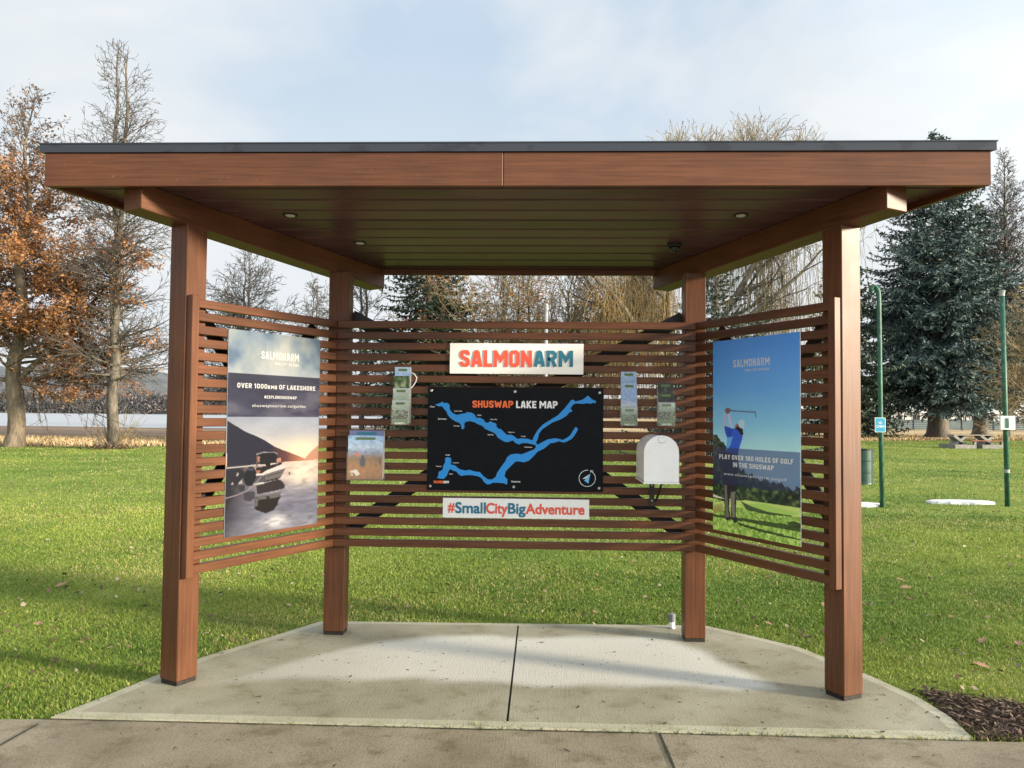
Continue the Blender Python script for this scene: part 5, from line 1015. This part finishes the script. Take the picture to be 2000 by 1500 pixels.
# --- oak with rust-coloured leaves
def oak():
    x, y = at(28, 37); root = empty('oak_tree', (x, y, GZ), 'oak holding rust-brown leaves at the left edge by the lake', 'tree'); T_ = Tree(21); rng = T_.rng
    P = dict(depth=3, rmin=0.010, lv=[dict(step=0.4, wig=0.04, kids=0, ang=1, ratio=.3), dict(step=0.35, wig=0.07, up=0.01, kids=4.0, ang=0.8, ratio=0.42, tip=0.12, bare=0.15, rr=0.5), dict(step=0.25, wig=0.13, kids=4.2, ang=0.8, ratio=0.5, rr=0.6), dict(step=0.16, wig=0.16)])
    tr_ = []
    for i in range(27):
        t = i/26; tr_.append((Vector((x+0.35*t+0.12*math.sin(i*0.8), y+0.1*math.cos(i*0.7), GZ+16.2*t)), (0.50 if i == 0 else 0.38)*(1-t)**1.15+0.02))
    for (a, ra), (b_, rb) in zip(tr_[:-1], tr_[1:]): T_.segs.append((a, b_, ra, rb, 0))
    for k in range(120):
        t = 0.2+0.78*k/120; i = min(25, int(t*26)); p = tr_[i][0].lerp(tr_[i+1][0], t*26-i); az = rng.uniform(0, 2*math.pi); el = -0.22+1.25*t**1.2+rng.gauss(0, 0.12)
        ln = (5.6*(1-0.45*t) if t < 0.55 else 8.6*(1.05-t))*rng.uniform(0.6, 1.1)
        T_.limb(p, Vector((math.cos(az)*math.cos(el), math.sin(az)*math.cos(el), math.sin(el))), max(ln, 0.5), min(tr_[i][1]*0.25, 0.075), 1, P)
    # two long low boughs towards the poplar, one drooping
    for d_, l_, r_ in (((0.97, -0.1, 0.12), 6.6, 0.12), ((0.9, -0.25, -0.10), 6.2, 0.10), ((-0.9, -0.2, 0.2), 5.5, 0.11), ((0.75, -0.1, 0.66), 8.5, 0.14)):
        T_.limb((x+0.1, y, GZ+2.9), d_, l_, r_, 1, P)
    T_.build(root, 0.05, M_barko, M_twig)
    lo, hi = [], []
    for g in T_.segs:
        if g[4] < 2: continue
        z = g[1].z; n_ = fbm(np.array([g[1].x*0.8+50]), np.array([z*1.5+g[1].y*0.3+50]), 8, 0.55, 3)[0]
        if z < 10.6:
            if n_ > 0.43 and z > 2.2: lo += [tuple(g[0].lerp(g[1], rng.random())) for _ in range(5)]
        elif z < 13.2:
            if n_ > 0.40: lo += [tuple(g[0].lerp(g[1], rng.random())) for _ in range(2)]
        if z > 10.5 and rng.random() < 0.9: hi.append(tuple(g[1]))
    print('oak', len(lo), len(hi)); rng.shuffle(lo); leaves(root, lo[:110000], 0.07, M_oakleaf, 3, 'foliage', 0.3, 0.11); leaves(root, hi, 0.07, M_dryleaf, 4, 'dry_foliage', 0.0, 0.08)
oak()
# --- dense undergrowth trees behind the back wall
def thicket(px, dist, hgt, label, seed, leafn, mat=M_twigtan):
    x, y = at(px, dist); root = empty('shrubby_tree', (x, y, GZ), label, 'tree', 'twiggy trees behind the shelter'); T_ = Tree(seed); rng = T_.rng
    P = dict(depth=3, rmin=0.014, lv=[dict(step=0.5, wig=0.07, up=0.02, kids=2.4, ang=0.6, ratio=0.55, shrink=0.5, bare=0.12, rr=0.55), dict(step=0.35, wig=0.12, up=0.015, kids=3.2, ang=0.7, ratio=0.5, rr=0.55), dict(step=0.25, wig=0.18, kids=3.6, ang=0.8, ratio=0.55, rr=0.7), dict(step=0.2, wig=0.24)])
    for k in range(4):
        az = rng.uniform(0, 2*math.pi); e = rng.uniform(1.05, 1.5); T_.limb((x+0.25*math.cos(az), y+0.25*math.sin(az), GZ), (math.cos(az)*math.cos(e), math.sin(az)*math.cos(e), math.sin(e)), hgt*rng.uniform(0.75, 1.05), 0.13, 0, P)
    T_.build(root, 0.05, M_bark, mat)
    pts = [tuple(g[1]) for g in T_.segs if g[4] >= 2]; rng.shuffle(pts)
    pts = [p for p in pts if fbm(np.array([p[0]+30]), np.array([p[2]+p[1]]), seed, 0.55, 2)[0] > 0.56][:leafn]
    if pts: leaves(root, pts, 0.06, M_rustleaf, seed, 'foliage')
thicket(965, 43, 11.0, 'twiggy tan tree with a few rust leaves, next to the dark spruce', 31, 5200)
thicket(1055, 45, 11.5, 'twiggy olive-brown tree behind the town name sign', 32, 4200)
thicket(1135, 43, 10.5, 'twiggy tan tree just right of the pale pole', 33, 2600)
# --- weeping willow
def willow():
    x, y = at(1322, 40); root = empty('willow_tree', (x, y, GZ), 'weeping willow with golden hanging whips behind the back right post', 'tree'); T_ = Tree(41); rng = T_.rng
    P = dict(depth=2, rmin=0.012, lv=[dict(step=0.6, wig=0.07, up=0.03, kids=1.0, ang=0.6, ratio=0.5, bare=0.25, rr=0.6), dict(step=0.4, wig=0.12, up=0.02, kids=1.7, ang=0.7, ratio=0.5, rr=0.6), dict(step=0.3, wig=0.16, up=0.0)])
    T_.segs.append((Vector((x, y, GZ)), Vector((x-0.15, y, 2.2)), 0.55, 0.42, 0)); T_.segs.append((Vector((x-0.15, y, 2.2)), Vector((x-0.2, y, 3.6)), 0.42, 0.36, 0))
    for az, e, l_, r_ in ((3.3, 1.05, 9.6, 0.24), (0.2, 1.12, 12.4, 0.25), (1.6, 1.1, 11, 0.22), (4.6, 1.0, 9, 0.2), (5.9, 0.75, 10.5, 0.2), (6.1, 1.0, 12.0, 0.26), (2.6, 0.9, 8, 0.18), (3.2, 0.75, 7.5, 0.16)):
        T_.limb((x-0.2, y, 3.4), (math.cos(az)*math.cos(e), math.sin(az)*math.cos(e), math.sin(e)), l_, r_, 0, P)
    T_.build(root, 0.06, M_bark, M_twig)
    gold, grey = [], []; src = [g for g in T_.segs if g[4] >= 1 and g[1].z > 4.5 and g[1].x > x-4.0]
    for g in src:
        for _ in range(2 if g[1].x < x-0.2 else (2 if g[4] == 2 else 1)):
            p = g[0].lerp(g[1], rng.random()); d = Vector((rng.gauss(0, 0.5), rng.gauss(0, 0.5), 0.35)); n_ = rng.randint(7, 13); st = 0.42; cl = fbm(np.array([p.x*1.0+40]), np.array([p.y+40]), 9, 0.8, 2)[0]
            tgt = gold if (p.x < x-0.2 and cl > 0.44) else grey
            for k in range(n_):
                d = (d*0.62+Vector((rng.gauss(0, 0.06), rng.gauss(0, 0.06), -0.5))).normalized(); q = p+d*st
                if q.z < 1.6: break
                tgt.append((p, q)); p = q
    # fine upright spray over the crown
    Q = Tree(43); P3 = dict(depth=2, rmin=0.010, lv=[dict(step=0.3, wig=0.12, up=0.05, kids=3.0, ang=0.5, ratio=0.5), dict(step=0.2, wig=0.16, up=0.03, kids=3, ang=0.5, ratio=0.5), dict(step=0.2, wig=0.16)])
    for g in T_.segs:
        for _ in range(4 if g[1].z > 12 else (2 if g[1].z > 9 else 0)): Q.limb(g[0].lerp(g[1], rng.random()) if _ else g[1], (rng.gauss(0, 0.8), rng.gauss(0, 0.8), 1), rng.uniform(0.6, 1.7), 0.013, 0, P3)
    g_ = Q.segs; link('crown_spray', seg_mesh('crown_spray', [q[0] for q in g_], [q[1] for q in g_], [q[2] for q in g_], [q[3] for q in g_], 3, M_willowg), M_willowg, root)
    for nm, A, m in (('golden_whips', gold, M_willow), ('grey_whips', grey, M_willowg)):
        n_ = len(A); r_ = np.full(n_, 0.0085 if m is M_willowg else 0.011); link(nm, seg_mesh(nm, [a[0] for a in A], [a[1] for a in A], r_, r_, 3, m), m, root)
    print('willow', len(gold), len(grey), len(T_.segs))
willow()
# --- spruces
def spruce(px, dist, hgt, rad, label, seed, mat, zlow=0.10, trunk_r=0.4, peak=0.42, name='spruce_tree', droop=0.25, dens=1.0, twin=False):
    x, y = at(px, dist); root = empty(name, (x, y, GZ), label, 'tree'); rng = np.random.default_rng(seed)
    mb = MB(); mb.lathe((x, y, GZ), (0, 0, 1), [(trunk_r*1.7, -0.05), (trunk_r*1.15, 0.5), (trunk_r, 1.2), (trunk_r*0.6, hgt*0.5), (0.05, hgt*0.97)], 14); mb.build('trunk', M_bark, root, smooth=True)
    seg = []; C, A, B_ = [], [], []; u = dist/60.0
    nl = int(hgt/0.42)
    for k in range(nl):
        f = k/nl; z = GZ+hgt*(zlow+(0.985-zlow)*f); top = 1-(z-GZ)/hgt; prof = rad*min(1.0, (top/peak))**0.92*(1-0.10*max(0, 0.12-f)/0.12)
        nb = max(3, int((5+4*min(1, top*2))*dens*min(1, 0.2+top*7)))
        for _ in range(nb):
            az = rng.uniform(0, 2*math.pi); L0 = max(0.12, prof*rng.uniform(0.62, 1.12)); n_ = max(3, int(L0/(0.34*u))); p = np.array([x, y, z+rng.normal(0, 0.15)]); e0 = 0.55*(1-min(1, top*2.2))-droop*min(1, top*1.5)+rng.normal(0, 0.1)
            side = np.array([-math.sin(az), math.cos(az), 0]); 
            for i in range(n_):
                t = (i+1)/n_; e = e0-0.28*math.sin(t*math.pi)*1.0+0.50*t*t; d = np.array([math.cos(az)*math.cos(e), math.sin(az)*math.cos(e), math.sin(e)]); q = p+d*L0/n_
                seg.append((p, q, max(0.012*u, 0.05*L0/5*(1-t)+0.01), i)); 
                if t > 0.22:
                    w_ = L0*0.26*(1.15-t)*1.3+0.16*u
                    for s_ in (-1, 1):
                        for r_ in range(2):
                            m_ = rng.uniform(0.35, 1.0)*w_; dirv = d*rng.uniform(0.35, 0.9)+side*s_*rng.uniform(0.5, 1)+np.array([0, 0, rng.normal(-0.22, 0.22)]); dirv /= np.linalg.norm(dirv)
                            nn_ = max(1, int(m_/(0.30*u)))
                            for g_ in range(nn_):
                                c = q+dirv*(g_+0.5)*0.28*u+np.array([0, 0, -0.06*u*g_]); C.append(c); dv = dirv+rng.normal(0, 0.3, 3); dv /= np.linalg.norm(dv); A.append(dv*rng.uniform(0.14, 0.26)*u)
                                bb_ = np.cross(dv, rng.normal(0, 1, 3)+np.array([0, 0, 1.0])); bb_ /= np.linalg.norm(bb_)+1e-9; B_.append(bb_*rng.uniform(0.045, 0.085)*u)
                    # hanging tips
                    c = q+np.array([0, 0, -0.1*u]); C.append(c); A.append(np.array([rng.normal(0, .05), rng.normal(0, .05), -0.18])*u); bb_ = rng.normal(0, 1, 3); bb_[2] = 0; bb_ /= np.linalg.norm(bb_)+1e-9; B_.append(bb_*0.05*u)
                p = q
    link('branches', seg_mesh('branches', [s_[0] for s_ in seg], [s_[1] for s_ in seg], [s_[2] for s_ in seg], [s_[2]*0.8 for s_ in seg], 3, M_twig), M_twig, root)
    link('foliage', quad_mesh('foliage', np.array(C), np.array(A), np.array(B_), mat), mat, root)
    print(label, len(C))
spruce(1832, 68, 26.2, 7.3, 'big blue-green spruce with thick bare lower trunk on the right', 51, M_blue_sp, 0.155, 0.80, 0.52, dens=1.8)
spruce(1915, 76, 22.0, 5.2, 'greyer spruce behind and right of the big blue-green spruce', 52, M_grey_sp, 0.18, 0.62, 0.5, dens=1.4)
spruce(1652, 66, 15.5, 4.8, 'dark spruce partly hidden behind the right front post', 53, M_dark_sp, 0.10, 0.4, 0.6, dens=1.4)
spruce(1400, 35, 9.6, 4.3, 'grey-green spruce seen above the right slatted wing', 54, M_grey_sp, 0.08, 0.28, 0.85, dens=1.5)
spruce(836, 42, 14.0, 4.3, 'dark spruce seen under the roof right of the back left post', 55, M_dark_sp, 0.08, 0.34, 0.7, dens=1.8)
# --- far woods along the other shore
def far_woods():
    rng = np.random.default_rng(9); n = 90000; px = rng.uniform(-350, 1750, n); d = rng.uniform(560, 640, n)
    hN = fbm(px, px*0, 3, 0.03, 4); top = 9+14*hN; z = GZ+rng.random(n)**0.8*top
    x = CAM[0]+d*((px-1000)/FPX*math.cos(YAW)+math.sin(YAW)); y = CAM[1]+d*(-(px-1000)/FPX*math.sin(YAW)+math.cos(YAW))
    C = np.stack([x, y, z], 1); A = rng.normal(0, 1, (n, 3)); A[:, 2] *= 1.6; A *= 0.55; B_ = rng.normal(0, 1, (n, 3))*0.35
    M_fw = leaf_mat('far_woods', [(0, (0.075, 0.08, 0.086)), (0.6, (0.115, 0.113, 0.114)), (0.93, (0.16, 0.148, 0.138)), (1, (0.30, 0.22, 0.19))], 0.9)
    tag(link('far_woods', quad_mesh('far_woods', C, A, B_, M_fw), M_fw), 'dark leafless wood along the far lake shore', 'wood', None, 'stuff')
far_woods()
# --- dry grass fringe at the lawn's far edge
def fringe():
    rng = np.random.default_rng(12); n = 60000; x = rng.uniform(-40, 60, n); e = np.interp(x, [p[0] for p in LAWN_EDGE], [p[1] for p in LAWN_EDGE]); dd_ = rng.random(n)**1.5*14; y = e+dd_-0.3
    hh = rng.uniform(0.08, 0.32, n); A = np.stack([rng.normal(0, 0.05, n), rng.normal(0, 0.05, n), hh/2], 1); a = rng.uniform(0, 6.28, n); B_ = np.stack([np.cos(a)*0.03, np.sin(a)*0.03, np.zeros(n)], 1); C = np.stack([x, y, GZ-0.05+hh/2], 1)
    M_fr = leaf_mat('dry_stalks', [(0, (0.26, 0.17, 0.08)), (0.6, (0.46, 0.35, 0.19)), (1, (0.58, 0.48, 0.30))], 0.8)
    tag(link('dry_grass', quad_mesh('dry_grass', C, A, B_, M_fr), M_fr), 'straw-coloured tall dry grass beyond the lawn', 'grass', None, 'stuff')
fringe()
# --- litter: mulch chips, twig bits, fallen leaves
def litter():
    rng = np.random.default_rng(14)
    n = 5200; x = rng.uniform(2.44, 4.6, n); y = rng.uniform(-0.62, 0.25, n); ok = inpoly(x, y, MULCH) | ((y < -0.58) & (x > 2.5) & (rng.random(n) < 0.3)); ok &= ~inpoly(x, y, PAD); x, y = x[ok], y[ok]; n = len(x); a = rng.uniform(0, 6.28, n); l_ = rng.uniform(0.006, 0.03, n)
    A = np.stack([np.cos(a)*l_, np.sin(a)*l_, rng.normal(0, 0.006, n)], 1); B_ = np.stack([-np.sin(a)*l_*0.3, np.cos(a)*l_*0.3, rng.normal(0, 0.003, n)], 1); C = np.stack([x, y, GZ+0.022+rng.random(n)*0.02], 1)
    M_chip = leaf_mat('bark_chips', [(0, (0.03, 0.018, 0.013)), (0.6, (0.085, 0.052, 0.036)), (0.9, (0.16, 0.11, 0.08)), (1, (0.32, 0.26, 0.2))], 0.8)
    tag(link('mulch', quad_mesh('mulch', C, A, B_, M_chip), M_chip), 'dark bark mulch beside the right corner of the concrete pad', 'mulch', None, 'stuff')
    n = 900; x = rng.uniform(-2.6, 2.6, n); y = rng.uniform(-1.6, 1.5, n); ok = inpoly(x, y, PAD) | (y < -0.62); x, y = x[ok], y[ok]; n = len(x); a = rng.uniform(0, 6.28, n); l_ = rng.uniform(0.003, 0.014, n)*np.where(rng.random(n) < 0.12, 2.2, 1)
    z = np.where(y < -0.6, -0.006, 0.005); A = np.stack([np.cos(a)*l_, np.sin(a)*l_, np.zeros(n)], 1); B_ = np.stack([-np.sin(a)*l_*0.28, np.cos(a)*l_*0.28, rng.normal(0, 0.001, n)], 1)
    M_bit = leaf_mat('twig_bits', [(0, (0.03, 0.028, 0.02)), (0.7, (0.085, 0.07, 0.05)), (1, (0.2, 0.16, 0.11))], 0.8)
    tag(link('debris', quad_mesh('debris', np.stack([x, y, z], 1), A, B_, M_bit), M_bit), 'small dark twig and leaf bits scattered over the concrete', 'debris', None, 'stuff')
    n = 2600; d = 4*np.exp(rng.random(n)*math.log(10)); t = rng.uniform(-0.68, 0.68, n); x = CAM[0]+d*(t*math.cos(YAW)+math.sin(YAW)); y = CAM[1]+d*(-t*math.sin(YAW)+math.cos(YAW)); ok = (y > -0.4) & (y < 30) & ~inpoly(x, y, PAD); x, y, d = x[ok], y[ok], d[ok]; n = len(x); a = rng.uniform(0, 6.28, n); l_ = rng.uniform(0.008, 0.026, n)*(1+0.03*d)
    A = np.stack([np.cos(a)*l_, np.sin(a)*l_, rng.normal(0, 0.008, n)], 1); B_ = np.stack([-np.sin(a)*l_*0.5, np.cos(a)*l_*0.5, rng.normal(0, 0.008, n)], 1); M_lb = leaf_mat('lawn_leaf_bits', [(0, (0.05, 0.03, 0.02)), (0.6, (0.17, 0.10, 0.06)), (1, (0.40, 0.33, 0.25))], 0.8)
    tag(link('leaf_bits', quad_mesh('leaf_bits', np.stack([x, y, np.full(n, GZ+0.022)], 1), A, B_, M_lb), M_lb), 'tiny dry leaf bits strewn through the lawn grass', 'leaf litter', None, 'stuff')
litter()
M_fl = leaf_mat('fallen_leaf', [(0, (0.22, 0.10, 0.06)), (1, (0.36, 0.22, 0.15))], 0.6)
def leaf_proto():
    mb = MB(); out = [(0, -1, 0), (.35, -.75, .12), (.3, -.4, .08), (.75, -.35, .2), (.6, 0, .14), (.8, .35, .22), (.4, .4, .1), (.3, .8, .1), (0, 1, .06), (-.3, .8, .12), (-.4, .4, .1), (-.8, .3, .24), (-.6, 0, .14), (-.7, -.4, .18), (-.3, -.4, .06), (-.3, -.75, .1)]
    me = bpy.data.meshes.new('fallen_leaf'); v = [(0, 0, 0.02)]+out; me.from_pydata([(a*0.045, b_*0.055, c*0.045) for a, b_, c in v], [], [(0, i, i % 16+1) for i in range(1, 17)]); me.materials.append(M_fl); return me
lp = leaf_proto(); rl = random.Random(8)
for k, (x, y) in enumerate([(2.30, 2.22), (2.44, 2.23), (0.74, 2.75), (-2.35, 0.26), (-4.25, 2.56), (3.70, 3.10), (3.43, 1.23), (3.66, 1.18), (1.99, 1.62), (3.81, 3.47), (5.83, 4.98), (-3.2, 3.6), (3.1, 0.62), (4.4, 2.1), (-3.6, 1.2), (2.75, 1.9), (5.2, 7.5), (-5.5, 6.0)]):
    o = bpy.data.objects.new('fallen_leaf', lp); col.objects.link(o); o.location = (x, y, GZ+0.034); o.rotation_euler = (rl.uniform(-.3, .3), rl.uniform(-.3, .3), rl.uniform(0, 6)); s_ = rl.uniform(0.6, 1.0); o.scale = (s_, s_, s_)
    tag(o, 'curled brown fallen leaf lying on the lawn around the shelter', 'leaf', 'fallen leaves on the lawn')
